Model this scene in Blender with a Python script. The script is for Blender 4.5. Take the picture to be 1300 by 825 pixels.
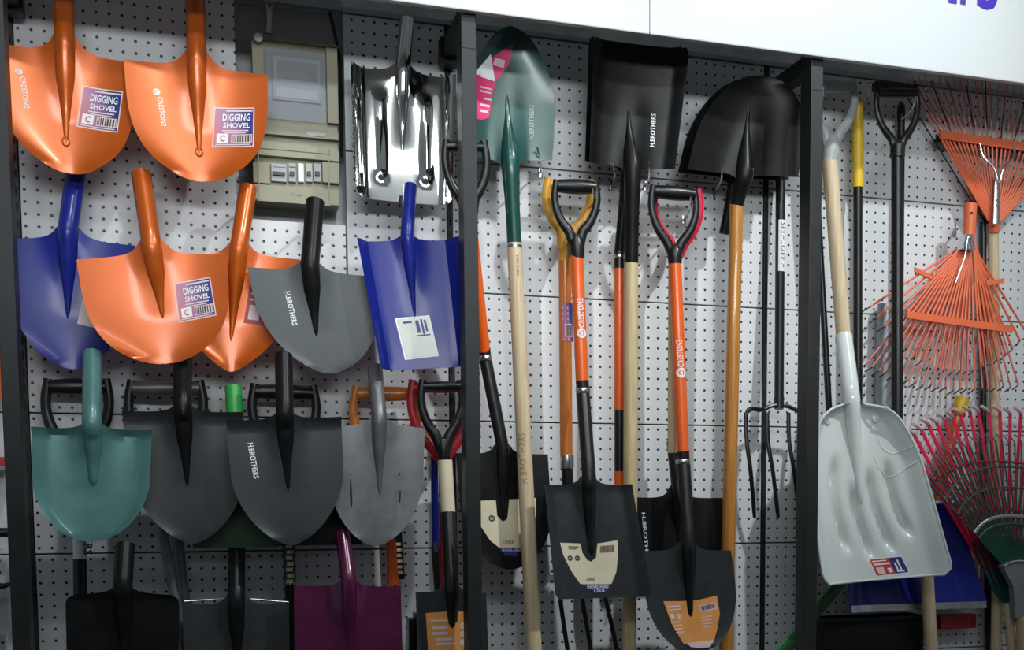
import bpy, bmesh, math, random
import numpy as np
from mathutils import Vector, Matrix

random.seed(7)
scene = bpy.context.scene
for o in list(bpy.data.objects):
    bpy.data.objects.remove(o)
C = scene.collection

# ------------------------------------------------------------------ camera
YAW, PITCH, ROLL = 0.33874, -0.08486, 0.00099
FPX, PPX, PPY = 1551.95, 829.82, 750.21          # focal length and principal point of the cropped photo, 1300x825
CAM = Vector((0.0, -2.90272, 0.14441))
_cy, _sy, _cp, _sp = math.cos(YAW), math.sin(YAW), math.cos(PITCH), math.sin(PITCH)
FWD = Vector((_sy*_cp, _cy*_cp, _sp))
_r = Vector((_cy, -_sy, 0.0)); _u = _r.cross(FWD)
RGT = math.cos(ROLL)*_r + math.sin(ROLL)*_u
UPV = -math.sin(ROLL)*_r + math.cos(ROLL)*_u
cd = bpy.data.cameras.new('camera'); cam = bpy.data.objects.new('camera', cd); C.objects.link(cam)
cam.matrix_world = Matrix(((RGT.x, UPV.x, -FWD.x, CAM.x), (RGT.y, UPV.y, -FWD.y, CAM.y), (RGT.z, UPV.z, -FWD.z, CAM.z), (0, 0, 0, 1)))
cd.sensor_fit = 'HORIZONTAL'; cd.sensor_width = 36.0; cd.lens = FPX/1300*36.0
cd.shift_x = (650-PPX)/1300; cd.shift_y = (PPY-412.5)/1300
cd.clip_start = 0.05; cd.clip_end = 60
scene.camera = cam

# ------------------------------------------------------------------ light
wd = bpy.data.worlds.new('shop_air'); scene.world = wd; wd.use_nodes = True
wd.node_tree.nodes['Background'].inputs[0].default_value = (0.80, 0.90, 1.0, 1)
wd.node_tree.nodes['Background'].inputs[1].default_value = 0.23
def area(name, loc, target, sx, sy, power, col=(0.93, 0.98, 1.0)):
    ld = bpy.data.lights.new(name, 'AREA'); ld.shape = 'RECTANGLE'; ld.size = sx; ld.size_y = sy
    ld.energy = power; ld.color = col
    o = bpy.data.objects.new(name, ld); C.objects.link(o); o.location = loc
    o.rotation_euler = (Vector(target)-Vector(loc)).to_track_quat('-Z', 'Y').to_euler()
    return o
def spot(name, loc, target, power, cone, radius=0.05, col=(0.95, 0.985, 1.0)):
    ld = bpy.data.lights.new(name, 'SPOT'); ld.energy = power; ld.color = col; ld.spot_size = math.radians(cone); ld.spot_blend = 1.0; ld.shadow_soft_size = radius
    o = bpy.data.objects.new(name, ld); C.objects.link(o); o.location = loc
    o.rotation_euler = (Vector(target)-Vector(loc)).to_track_quat('-Z', 'Y').to_euler()
    return o
spot('track_spot_key', (2.15, -2.0, 2.58), (1.02, 0, 0.70), 235, 50)
spot('track_spot_side', (0.40, -2.0, 2.58), (0.05, 0, 0.74), 82, 46)
area('far_aisle_tubes', (0.3, -6.2, 1.72), (0.5, 0, 0.6), 4.0, 0.40, 128)
tube = area('added_reflection_lamp', (0.6, -2.35, 1.95), (0.6, 0, 1.0), 2.4, 0.10, 5)  # added lamp, gives the polished steel its bright reflections
tube.data.spread = math.radians(80)
scene.view_settings.view_transform = 'Standard'
try: scene.view_settings.look = 'None'
except Exception: pass
scene.view_settings.exposure = 0.0
scene.view_settings.gamma = 1.0
scene.view_settings.use_curve_mapping = False

# ------------------------------------------------------------------ helpers: measuring
def ray(px, py):
    return FWD + RGT*((px-PPX)/FPX) - UPV*((py-PPY)/FPX)
def P(px, py, d=0.0):
    """point of the photo lying d metres in front of the pegboard (the plane y = 0)"""
    D = ray(px, py); t = (-d-CAM.y)/D.y
    return CAM + D*t
def lerp(a, b, t): return a+(b-a)*t
def sstep(a, b, x):
    t = min(1.0, max(0.0, (x-a)/(b-a))); return t*t*(3-2*t)
def spline(pts, n=6):
    """Catmull-Rom through Vectors"""
    out = []
    p = [pts[0]*2-pts[1]]+list(pts)+[pts[-1]*2-pts[-2]]
    for i in range(1, len(p)-2):
        for k in range(n):
            t = k/n
            a, b, c, d = p[i-1], p[i], p[i+1], p[i+2]
            out.append(0.5*((2*b)+(c-a)*t+(2*a-5*b+4*c-d)*t*t+(3*b-a-3*c+d)*t**3))
    out.append(pts[-1].copy())
    return out

# ------------------------------------------------------------------ helpers: materials
MATS = {}
def mat(name, col, rough=0.5, metal=0.0, var=0.06, vscale=14.0, bump=0.0, bscale=180.0, coat=0.0, stretch=None, spec=0.5, rvar=0.08):
    if name in MATS: return MATS[name]
    m = bpy.data.materials.new(name); m.use_nodes = True; nt = m.node_tree; N = nt.nodes; L = nt.links
    b = N['Principled BSDF']
    tc = N.new('ShaderNodeTexCoord'); src = tc.outputs['Object']
    if stretch:
        mp = N.new('ShaderNodeMapping'); mp.inputs['Scale'].default_value = stretch; L.new(src, mp.inputs[0]); src = mp.outputs[0]
    nz = N.new('ShaderNodeTexNoise'); nz.inputs['Scale'].default_value = vscale; nz.inputs['Detail'].default_value = 5; L.new(src, nz.inputs['Vector'])
    rp = N.new('ShaderNodeValToRGB')
    lo = [max(0, c*(1-var)) for c in col]; hi = [min(1, c*(1+var)) for c in col]
    rp.color_ramp.elements[0].color = (*lo, 1); rp.color_ramp.elements[1].color = (*hi, 1)
    rp.color_ramp.elements[0].position = 0.3; rp.color_ramp.elements[1].position = 0.7
    L.new(nz.outputs['Fac'], rp.inputs[0]); L.new(rp.outputs[0], b.inputs['Base Color'])
    mr = N.new('ShaderNodeMapRange'); mr.inputs[3].default_value = max(0.02, rough-rvar); mr.inputs[4].default_value = min(1, rough+rvar)
    L.new(nz.outputs['Fac'], mr.inputs[0]); L.new(mr.outputs[0], b.inputs['Roughness'])
    b.inputs['Metallic'].default_value = metal
    b.inputs['Coat Weight'].default_value = coat; b.inputs['Coat Roughness'].default_value = 0.12
    b.inputs['Specular IOR Level'].default_value = spec
    if bump > 0:
        n2 = N.new('ShaderNodeTexNoise'); n2.inputs['Scale'].default_value = bscale; n2.inputs['Detail'].default_value = 3; L.new(src, n2.inputs['Vector'])
        bp = N.new('ShaderNodeBump'); bp.inputs['Strength'].default_value = bump; bp.inputs['Distance'].default_value = 0.002
        L.new(n2.outputs['Fac'], bp.inputs['Height']); L.new(bp.outputs[0], b.inputs['Normal'])
    MATS[name] = m
    return m

def wood(name, c1, c2, rough=0.5, coat=0.0):
    m = bpy.data.materials.new(name); m.use_nodes = True; nt = m.node_tree; N = nt.nodes; L = nt.links; b = N['Principled BSDF']
    tc = N.new('ShaderNodeTexCoord'); mp = N.new('ShaderNodeMapping'); mp.inputs['Scale'].default_value = (60, 60, 3.5); L.new(tc.outputs['Object'], mp.inputs[0])
    nz = N.new('ShaderNodeTexNoise'); nz.inputs['Scale'].default_value = 2.2; nz.inputs['Detail'].default_value = 6; nz.inputs['Distortion'].default_value = 0.8; L.new(mp.outputs[0], nz.inputs['Vector'])
    rp = N.new('ShaderNodeValToRGB'); rp.color_ramp.elements[0].position = 0.32; rp.color_ramp.elements[1].position = 0.68
    rp.color_ramp.elements[0].color = (*c1, 1); rp.color_ramp.elements[1].color = (*c2, 1)
    L.new(nz.outputs['Fac'], rp.inputs[0]); L.new(rp.outputs[0], b.inputs['Base Color'])
    bp = N.new('ShaderNodeBump'); bp.inputs['Strength'].default_value = 0.15; bp.inputs['Distance'].default_value = 0.001
    L.new(nz.outputs['Fac'], bp.inputs['Height']); L.new(bp.outputs[0], b.inputs['Normal'])
    b.inputs['Roughness'].default_value = rough; b.inputs['Coat Weight'].default_value = coat
    MATS[name] = m
    return m

def pegboard():
    """white enamelled steel with a 25 mm grid of small dark punched holes"""
    m = bpy.data.materials.new('pegboard_enamel'); m.use_nodes = True; nt = m.node_tree; N = nt.nodes; L = nt.links; b = N['Principled BSDF']
    tc = N.new('ShaderNodeTexCoord'); sx = N.new('ShaderNodeSeparateXYZ'); L.new(tc.outputs['Object'], sx.inputs[0])
    def math_(op, a, v=None, c=None):
        n = N.new('ShaderNodeMath'); n.operation = op
        if hasattr(a, 'links'): L.new(a, n.inputs[0])
        else: n.inputs[0].default_value = a
        if v is not None:
            if hasattr(v, 'links'): L.new(v, n.inputs[1])
            else: n.inputs[1].default_value = v
        return n.outputs[0]
    def cell(s):
        f = math_('FRACT', math_('DIVIDE', s, 0.025)); return math_('MULTIPLY', math_('SUBTRACT', f, 0.5), 0.025)
    cx, cz = cell(sx.outputs['X']), cell(sx.outputs['Z'])
    r = math_('SQRT', math_('ADD', math_('MULTIPLY', cx, cx), math_('MULTIPLY', cz, cz)))
    hole = math_('LESS_THAN', r, 0.0031)
    nz = N.new('ShaderNodeTexNoise'); nz.inputs['Scale'].default_value = 5; nz.inputs['Detail'].default_value = 4; L.new(tc.outputs['Object'], nz.inputs['Vector'])
    rp = N.new('ShaderNodeValToRGB'); rp.color_ramp.elements[0].color = (0.66, 0.685, 0.70, 1); rp.color_ramp.elements[1].color = (0.73, 0.75, 0.76, 1)
    L.new(nz.outputs['Fac'], rp.inputs[0])
    mx = N.new('ShaderNodeMix'); mx.data_type = 'RGBA'; L.new(hole, mx.inputs[0]); L.new(rp.outputs[0], mx.inputs[6]); mx.inputs[7].default_value = (0.012, 0.013, 0.014, 1)
    L.new(mx.outputs[2], b.inputs['Base Color'])
    dent = N.new('ShaderNodeMapRange'); dent.inputs[1].default_value = 0.0026; dent.inputs[2].default_value = 0.0042; L.new(r, dent.inputs[0])
    bp = N.new('ShaderNodeBump'); bp.inputs['Strength'].default_value = 0.5; bp.inputs['Distance'].default_value = 0.0012
    L.new(dent.outputs[0], bp.inputs['Height']); L.new(bp.outputs[0], b.inputs['Normal'])
    b.inputs['Roughness'].default_value = 0.42
    MATS['peg'] = m
    return m

def label_gradient():
    """printed sticker, pink fading to dark blue along its generated x"""
    m = bpy.data.materials.new('sticker_pink_blue'); m.use_nodes = True; nt = m.node_tree; N = nt.nodes; L = nt.links; b = N['Principled BSDF']
    tc = N.new('ShaderNodeTexCoord'); sx = N.new('ShaderNodeSeparateXYZ'); L.new(tc.outputs['UV'], sx.inputs[0])
    ad = N.new('ShaderNodeMath'); ad.operation = 'MULTIPLY_ADD'; ad.inputs[1].default_value = 0.35; L.new(sx.outputs['Y'], ad.inputs[0]); L.new(sx.outputs['X'], ad.inputs[2])
    rp = N.new('ShaderNodeValToRGB'); e = rp.color_ramp.elements
    e[0].position = 0.15; e[0].color = (0.62, 0.17, 0.20, 1); e[1].position = 1.0; e[1].color = (0.030, 0.035, 0.22, 1)
    k = e.new(0.6); k.color = (0.36, 0.17, 0.34, 1)
    L.new(ad.outputs[0], rp.inputs[0]); L.new(rp.outputs[0], b.inputs['Base Color'])
    b.inputs['Roughness'].default_value = 0.35
    MATS['sticker'] = m
    return m

ORANGE = mat('orange_enamel', (0.58, 0.108, 0.007), 0.33, 0.30, 0.06, 10, coat=0.35)
BLUE = mat('blue_enamel', (0.010, 0.018, 0.215), 0.30, 0.0, 0.1, 10, coat=0.12, spec=0.3)
TEAL = mat('teal_hammered_enamel', (0.095, 0.235, 0.225), 0.36, 0.2, 0.1, 24, coat=0.2)
GREEN_D = mat('dark_green_enamel', (0.008, 0.066, 0.055), 0.30, 0.1, 0.1, 14, coat=0.3)
GREY = mat('grey_powder_coat', (0.058, 0.068, 0.071), 0.42, 0.15, 0.1, 60, bump=0.10, bscale=700)
CHAR = mat('charcoal_powder_coat', (0.027, 0.031, 0.033), 0.42, 0.15, 0.12, 60, bump=0.10, bscale=700)
STEELG = mat('raw_grey_steel', (0.16, 0.165, 0.17), 0.40, 0.5, 0.12, 40, bump=0.12, bscale=500)
BLACK = mat('black_satin_paint', (0.007, 0.0075, 0.008), 0.36, 0.0, 0.2, 30, spec=0.25)
BLKPL = mat('black_plastic', (0.007, 0.0075, 0.008), 0.34, 0.0, 0.2, 50)
BLKMAT = mat('black_matt_frame', (0.020, 0.023, 0.024), 0.45, 0.0, 0.15, 20, spec=0.3)
PURPLE = mat('plum_enamel', (0.085, 0.006, 0.045), 0.28, 0.2, 0.1, 14, coat=0.4)
GREENB = mat('bright_green_enamel', (0.03, 0.33, 0.06), 0.35, 0.0, 0.1, 14)
GREENDK = mat('deep_green_enamel', (0.008, 0.075, 0.014), 0.4, 0.0, 0.1, 14)
CHROME = mat('polished_stainless', (0.62, 0.63, 0.61), 0.07, 1.0, 0.03, 6, rvar=0.03)
WIRE = mat('bright_zinc_wire', (0.66, 0.68, 0.70), 0.22, 1.0, 0.05, 20)
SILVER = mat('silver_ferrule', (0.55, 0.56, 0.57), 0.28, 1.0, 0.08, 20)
ORPLAST = mat('orange_fibreglass', (0.84, 0.125, 0.012), 0.33, 0.0, 0.04, 16, coat=0.2)
ORVARN = mat('orange_varnish_wood', (0.58, 0.17, 0.022), 0.35, 0.0, 0.15, 10, coat=0.3, stretch=(30, 30, 2))
YELPL = mat('yellow_plastic', (0.72, 0.47, 0.025), 0.38, 0.0, 0.06, 10)
AMBER = mat('amber_plastic', (0.62, 0.31, 0.035), 0.32, 0.0, 0.06, 10)
REDPL = mat('red_plastic', (0.62, 0.018, 0.055), 0.35, 0.0, 0.06, 10)
REDDK = mat('dark_red_plastic', (0.38, 0.014, 0.022), 0.4, 0.0, 0.1, 10)
GREYPL = mat('light_grey_plastic', (0.36, 0.385, 0.385), 0.36, 0.0, 0.04, 10)
WHITEPL = mat('pale_grey_white_plastic', (0.70, 0.76, 0.73), 0.10, 0.0, 0.03, 6, coat=0.4)
PIPE = mat('galvanised_pipe', (0.36, 0.40, 0.43), 0.35, 0.6, 0.08, 20)
RAKEOR = mat('orange_spring_steel', (0.82, 0.17, 0.065), 0.38, 0.0, 0.06, 20)
RAKEPK = mat('salmon_painted_wire', (0.74, 0.17, 0.115), 0.42, 0.0, 0.08, 20)
RAKERED = mat('crimson_plastic', (0.72, 0.018, 0.075), 0.32, 0.0, 0.06, 14)
RAKEGR = mat('bottle_green_wire', (0.020, 0.105, 0.070), 0.35, 0.1, 0.1, 20)
PALEPK = mat('pale_pink_tip', (0.68, 0.50, 0.50), 0.4, 0.0, 0.08, 20)
CREAM = mat('cream_paper', (0.78, 0.70, 0.50), 0.5, 0.0, 0.05, 20)
ORLAB = mat('orange_paper', (0.85, 0.36, 0.10), 0.30, 0.0, 0.10, 24, coat=0.4)
WHITEPR = mat('white_print', (0.85, 0.86, 0.86), 0.4, 0.0, 0.03, 20)
PINKPR = mat('pale_pink_print', (0.80, 0.62, 0.62), 0.4, 0.0, 0.05, 20)
DARKPR = mat('dark_print', (0.05, 0.05, 0.05), 0.5, 0.0, 0.1, 20)
BLUEPR = mat('navy_print', (0.03, 0.04, 0.22), 0.4, 0.0, 0.05, 20)
PINKLAB = mat('magenta_card', (0.75, 0.02, 0.16), 0.4, 0.0, 0.06, 20)
REDPR = mat('red_print', (0.62, 0.06, 0.05), 0.35, 0.0, 0.05, 20)
SILVLAB = mat('silver_foil_label', (0.42, 0.45, 0.41), 0.35, 0.3, 0.15, 30)
HOLE = mat('socket_darkness', (0.01, 0.01, 0.01), 0.8, 0.0, 0.1, 10)
WOODL = wood('pale_ash_wood', (0.55, 0.42, 0.25), (0.70, 0.57, 0.38), 0.5)
WOODY = wood('pale_yellow_wood', (0.50, 0.39, 0.19), (0.66, 0.53, 0.30), 0.5)
WOODV = wood('amber_varnished_wood', (0.42, 0.16, 0.022), (0.58, 0.26, 0.045), 0.35, 0.4)
CONC = mat('grey_concrete', (0.50, 0.52, 0.53), 0.8, 0.0, 0.18, 7, bump=0.3, bscale=60)
GAP = mat('dark_back_wall', (0.66, 0.65, 0.63), 0.8, 0.0, 0.3, 9, bump=0.2, bscale=60)
HEADER = mat('white_sign_panel', (0.62, 0.655, 0.66), 0.28, 0.0, 0.012, 3, rvar=0.03)
SIGNBL = mat('sign_blue_letter', (0.05, 0.015, 0.42), 0.35, 0.0, 0.05, 10)
BOXPL = mat('beige_box_plastic', (0.31, 0.30, 0.20), 0.45, 0.0, 0.05, 6)
METERG = mat('grey_meter_body', (0.24, 0.26, 0.29), 0.4, 0.0, 0.1, 16)
METERD = mat('dark_meter_screen', (0.12, 0.135, 0.15), 0.3, 0.0, 0.1, 16)
FLOORM = mat('grey_floor_tile', (0.22, 0.22, 0.22), 0.5, 0.0, 0.1, 3)
CEILM = mat('shop_ceiling_paint', (0.45, 0.46, 0.47), 0.8, 0.0, 0.08, 3)
PEG = pegboard(); STICK = label_gradient()
gl = bpy.data.materials.new('meter_window_plastic'); gl.use_nodes = True
_b = gl.node_tree.nodes['Principled BSDF']; _b.inputs['Base Color'].default_value = (0.75, 0.80, 0.85, 1); _b.inputs['Roughness'].default_value = 0.12
_b.inputs['Alpha'].default_value = 0.14
_n = gl.node_tree.nodes.new('ShaderNodeTexNoise'); _n.inputs['Scale'].default_value = 30
_m = gl.node_tree.nodes.new('ShaderNodeMapRange'); _m.inputs[3].default_value = 0.06; _m.inputs[4].default_value = 0.25
gl.node_tree.links.new(_n.outputs[0], _m.inputs[0]); gl.node_tree.links.new(_m.outputs[0], _b.inputs['Roughness'])

# ------------------------------------------------------------------ helpers: mesh
class MB:
    def __init__(s): s.v = []; s.f = []; s.uv = None
    def add(s, vs, fs):
        k = len(s.v); s.v += [Vector(p) for p in vs]; s.f += [tuple(i+k for i in f) for f in fs]; return s
    def box(s, lo, hi, bev=0.0):
        x0, y0, z0 = lo; x1, y1, z1 = hi
        if bev <= 0:
            return s.add([(x0,y0,z0),(x1,y0,z0),(x1,y1,z0),(x0,y1,z0),(x0,y0,z1),(x1,y0,z1),(x1,y1,z1),(x0,y1,z1)],
                  [(0,3,2,1),(4,5,6,7),(0,1,5,4),(1,2,6,5),(2,3,7,6),(3,0,4,7)])
        bm = bmesh.new(); bmesh.ops.create_cube(bm, size=1.0)
        for v in bm.verts:
            v.co = Vector((lerp(x0, x1, v.co.x+.5), lerp(y0, y1, v.co.y+.5), lerp(z0, z1, v.co.z+.5)))
        bmesh.ops.bevel(bm, geom=list(bm.edges), offset=bev, segments=2, affect='EDGES', profile=0.6)
        bm.verts.index_update()
        s.add([v.co.copy() for v in bm.verts], [tuple(v.index for v in f.verts) for f in bm.faces]); bm.free(); return s
    def tube(s, pts, rad, n=12, cap=True, flat=1.0, ref=None, open_top=0.0):
        """sweep; rad float or list; flat = ratio of the radius along ref direction"""
        m = len(pts); rad = rad if isinstance(rad, (list, tuple)) else [rad]*m
        fl = flat if isinstance(flat, (list, tuple)) else [flat]*m
        tan = [(pts[min(i+1, m-1)]-pts[max(i-1, 0)]).normalized() for i in range(m)]
        nrm = Vector(ref) if ref else Vector((0, -1, 0))
        rings = []
        for i in range(m):
            nn = nrm-tan[i]*nrm.dot(tan[i])
            if nn.length < 1e-4: nn = tan[i].orthogonal()
            nn.normalize(); bb = tan[i].cross(nn); nrm = nn
            rings.append([pts[i]+(nn*math.cos(2*math.pi*k/n)*fl[i]+bb*math.sin(2*math.pi*k/n))*rad[i] for k in range(n)])
        if open_top:
            r0, c0 = rings[0], pts[0]; dep = tan[0]*open_top
            rings = [[c0+dep+(q-c0)*0.80 for q in r0], [c0+(q-c0)*0.84 for q in r0]]+rings
        k0 = len(s.v)
        for r in rings: s.v += r
        for i in range(len(rings)-1):
            for k in range(n):
                a = k0+i*n+k; b = k0+i*n+(k+1) % n
                s.f.append((a, a+n, b+n, b))
        if cap:
            s.f.append(tuple(k0+k for k in range(n))); s.f.append(tuple(k0+(len(rings)-1)*n+k for k in reversed(range(n))))
        return s
    def prism(s, pts, vec):
        """closed polygon (list of Vectors) extruded by vec"""
        n = len(pts); vec = Vector(vec)
        s.add(list(pts)+[p+vec for p in pts], [tuple(range(n))[::-1], tuple(range(n, 2*n))]+[(i, (i+1) % n, n+(i+1) % n, n+i) for i in range(n)])
        return s
    def build(s, name, m, parent=None, smooth=True, loc=None):
        me = bpy.data.meshes.new(name); me.from_pydata([tuple(v) for v in s.v], [], s.f); me.update()
        bm = bmesh.new(); bm.from_mesh(me); bmesh.ops.recalc_face_normals(bm, faces=bm.faces)
        for f in bm.faces: f.smooth = smooth
        if smooth:
            for e in bm.edges:
                if len(e.link_faces) == 2 and e.calc_face_angle(0) > math.radians(42): e.smooth = False
        bm.to_mesh(me); bm.free()
        if s.uv:
            ul = me.uv_layers.new(name='UVMap')
            for lp in me.loops: ul.data[lp.index].uv = s.uv[lp.vertex_index]
        me.materials.append(m)
        o = bpy.data.objects.new(name, me); C.objects.link(o)
        if parent: o.parent = parent
        if loc is not None: o.location = loc
        return o

TXT = {}
def text2d(body, bold=0.0):
    key = (body, bold)
    if key not in TXT:
        cu = bpy.data.curves.new('t', 'FONT'); cu.body = body; cu.size = 1.0; cu.offset = bold; cu.resolution_u = 2
        o = bpy.data.objects.new('t', cu); C.objects.link(o)
        bpy.context.view_layer.update()
        dg = bpy.context.evaluated_depsgraph_get(); me = bpy.data.meshes.new_from_object(o.evaluated_get(dg))
        vs = [(v.co.x, v.co.y) for v in me.vertices]; fs = [tuple(p.vertices) for p in me.polygons]
        bpy.data.objects.remove(o); bpy.data.curves.remove(cu); bpy.data.meshes.remove(me)
        xs = [v[0] for v in vs]; ys = [v[1] for v in vs]
        x0, x1, y0, y1 = min(xs), max(xs), min(ys), max(ys)
        TXT[key] = ([((x-x0)/(x1-x0), (y-y0)/(y1-y0)) for x, y in vs], fs)
    return TXT[key]

class Tool:
    """a thing: an Empty at its base; w() gives photo points in its local space"""
    def __init__(s, name, label, cat, base, d, group=None):
        s.o = P(base[0], base[1], d); s.root = bpy.data.objects.new(name, None); C.objects.link(s.root)
        s.root.location = s.o; s.root.empty_display_size = 0.05
        s.root['label'] = label; s.root['category'] = cat
        if group: s.root['group'] = group
    def w(s, px, py, d): return P(px, py, d)-s.o
    def part(s, name, mb, m, parent=None, smooth=True, label=None):
        st = getattr(mb, 'stuff', None)
        o = mb.build(st or name, m, parent or s.root, smooth)
        if st: o['kind'] = 'stuff'
        if label: o['label'] = label
        return o

class Surf:
    """flat or curved sheet that prints and stickers are draped on"""
    def uv(s, px, py):
        D = ray(px, py); o = s.t.o+s.O
        t = (o-CAM).dot(s.n)/D.dot(s.n); q = CAM+D*t-o
        k = s.u.dot(s.v); a, b = q.dot(s.u), q.dot(s.v); g = 1-k*k      # u and v need not be square to each other
        return (a-k*b)/g, (b-k*a)/g
    def at(s, U, V, lift=0.0): return s.O+s.u*U+s.v*V+s.n*(s.h(U, V)+lift)
    def patch(s, poly, lift=0.0012, cuts=3, mb=None):
        bm = bmesh.new(); vs = []
        for p in poly:
            U, V = s.uv(*p); vs.append(bm.verts.new((U, V, 0)))
        bm.faces.new(vs); bmesh.ops.triangulate(bm, faces=list(bm.faces))
        if cuts: bmesh.ops.subdivide_edges(bm, edges=list(bm.edges), cuts=cuts, use_grid_fill=True)
        bm.verts.index_update()
        mb = mb or MB(); k = len(mb.v)
        mb.add([s.at(v.co.x, v.co.y, lift) for v in bm.verts], [tuple(v.index for v in f.verts) for f in bm.faces]); bm.free()
        return mb
    def quad(s, c, lift=0.0012, n=8, mb=None, u0=0, u1=1, v0=0, v1=1):
        """bilinear patch over four photo corners TL TR BR BL, with UVs; u0..v1 picks a sub-rectangle"""
        k = [s.uv(*p) for p in c]
        mb = mb or MB(); base = len(mb.v); uvs = mb.uv or []
        for j in range(n+1):
            for i in range(n+1):
                a, b = lerp(u0, u1, i/n), lerp(v0, v1, j/n)
                U = lerp(lerp(k[0][0], k[1][0], a), lerp(k[3][0], k[2][0], a), b); V = lerp(lerp(k[0][1], k[1][1], a), lerp(k[3][1], k[2][1], a), b)
                mb.v.append(s.at(U, V, lift)); uvs.append((a, 1-b))
        for j in range(n):
            for i in range(n):
                q = base+j*(n+1)+i; mb.f.append((q, q+1, q+n+2, q+n+1))
        mb.uv = uvs
        return mb
    def text(s, body, a, b, hgt, lift=0.0016, bold=0.02, mb=None):
        """text whose baseline runs from photo point a to b; hgt = letter height in photo pixels"""
        ua, va = s.uv(*a); ub, vb = s.uv(*b); e = (ub-ua, vb-va)
        rd = s.u*e[0]+s.v*e[1]; Lh = rd.length
        wl = s.n.cross(rd).normalized()                     # 90 degrees left of the reading direction as seen
        k = s.u.dot(s.v); g = 1-k*k; pa, pb = wl.dot(s.u), wl.dot(s.v); up = ((pa-k*pb)/g, (pb-k*pa)/g)
        H = hgt*Lh/max(1e-6, math.hypot(b[0]-a[0], b[1]-a[1]))
        vs, fs = text2d(body, bold); mb = mb or MB()
        mb.add([s.at(ua+e[0]*x+up[0]*y*H, va+e[1]*x+up[1]*y*H, lift) for x, y in vs], fs)
        return mb

class Flat(Surf):
    def __init__(s, t, origin, u, v, n): s.t = t; s.O, s.u, s.v, s.n = origin, u, v, n
    def h(s, U, V): return 0.0

class Cyl(Surf):
    """upper face of a straight round handle from a to b (local Vectors)"""
    def __init__(s, t, a, b, ra, rb=None):
        s.t = t; s.v = (b-a).normalized(); n = Vector((0, -1, 0)); s.n = (n-s.v*n.dot(s.v)).normalized(); s.u = s.n.cross(s.v)
        s.r = ra; s.rb = rb or ra; s.len = (b-a).length; s.O = a
    def h(s, U, V):
        r = lerp(s.r, s.rb, min(1, max(0, V/s.len))); U = max(-r*.97, min(r*.97, U)); return math.sqrt(r*r-U*U)

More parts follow.
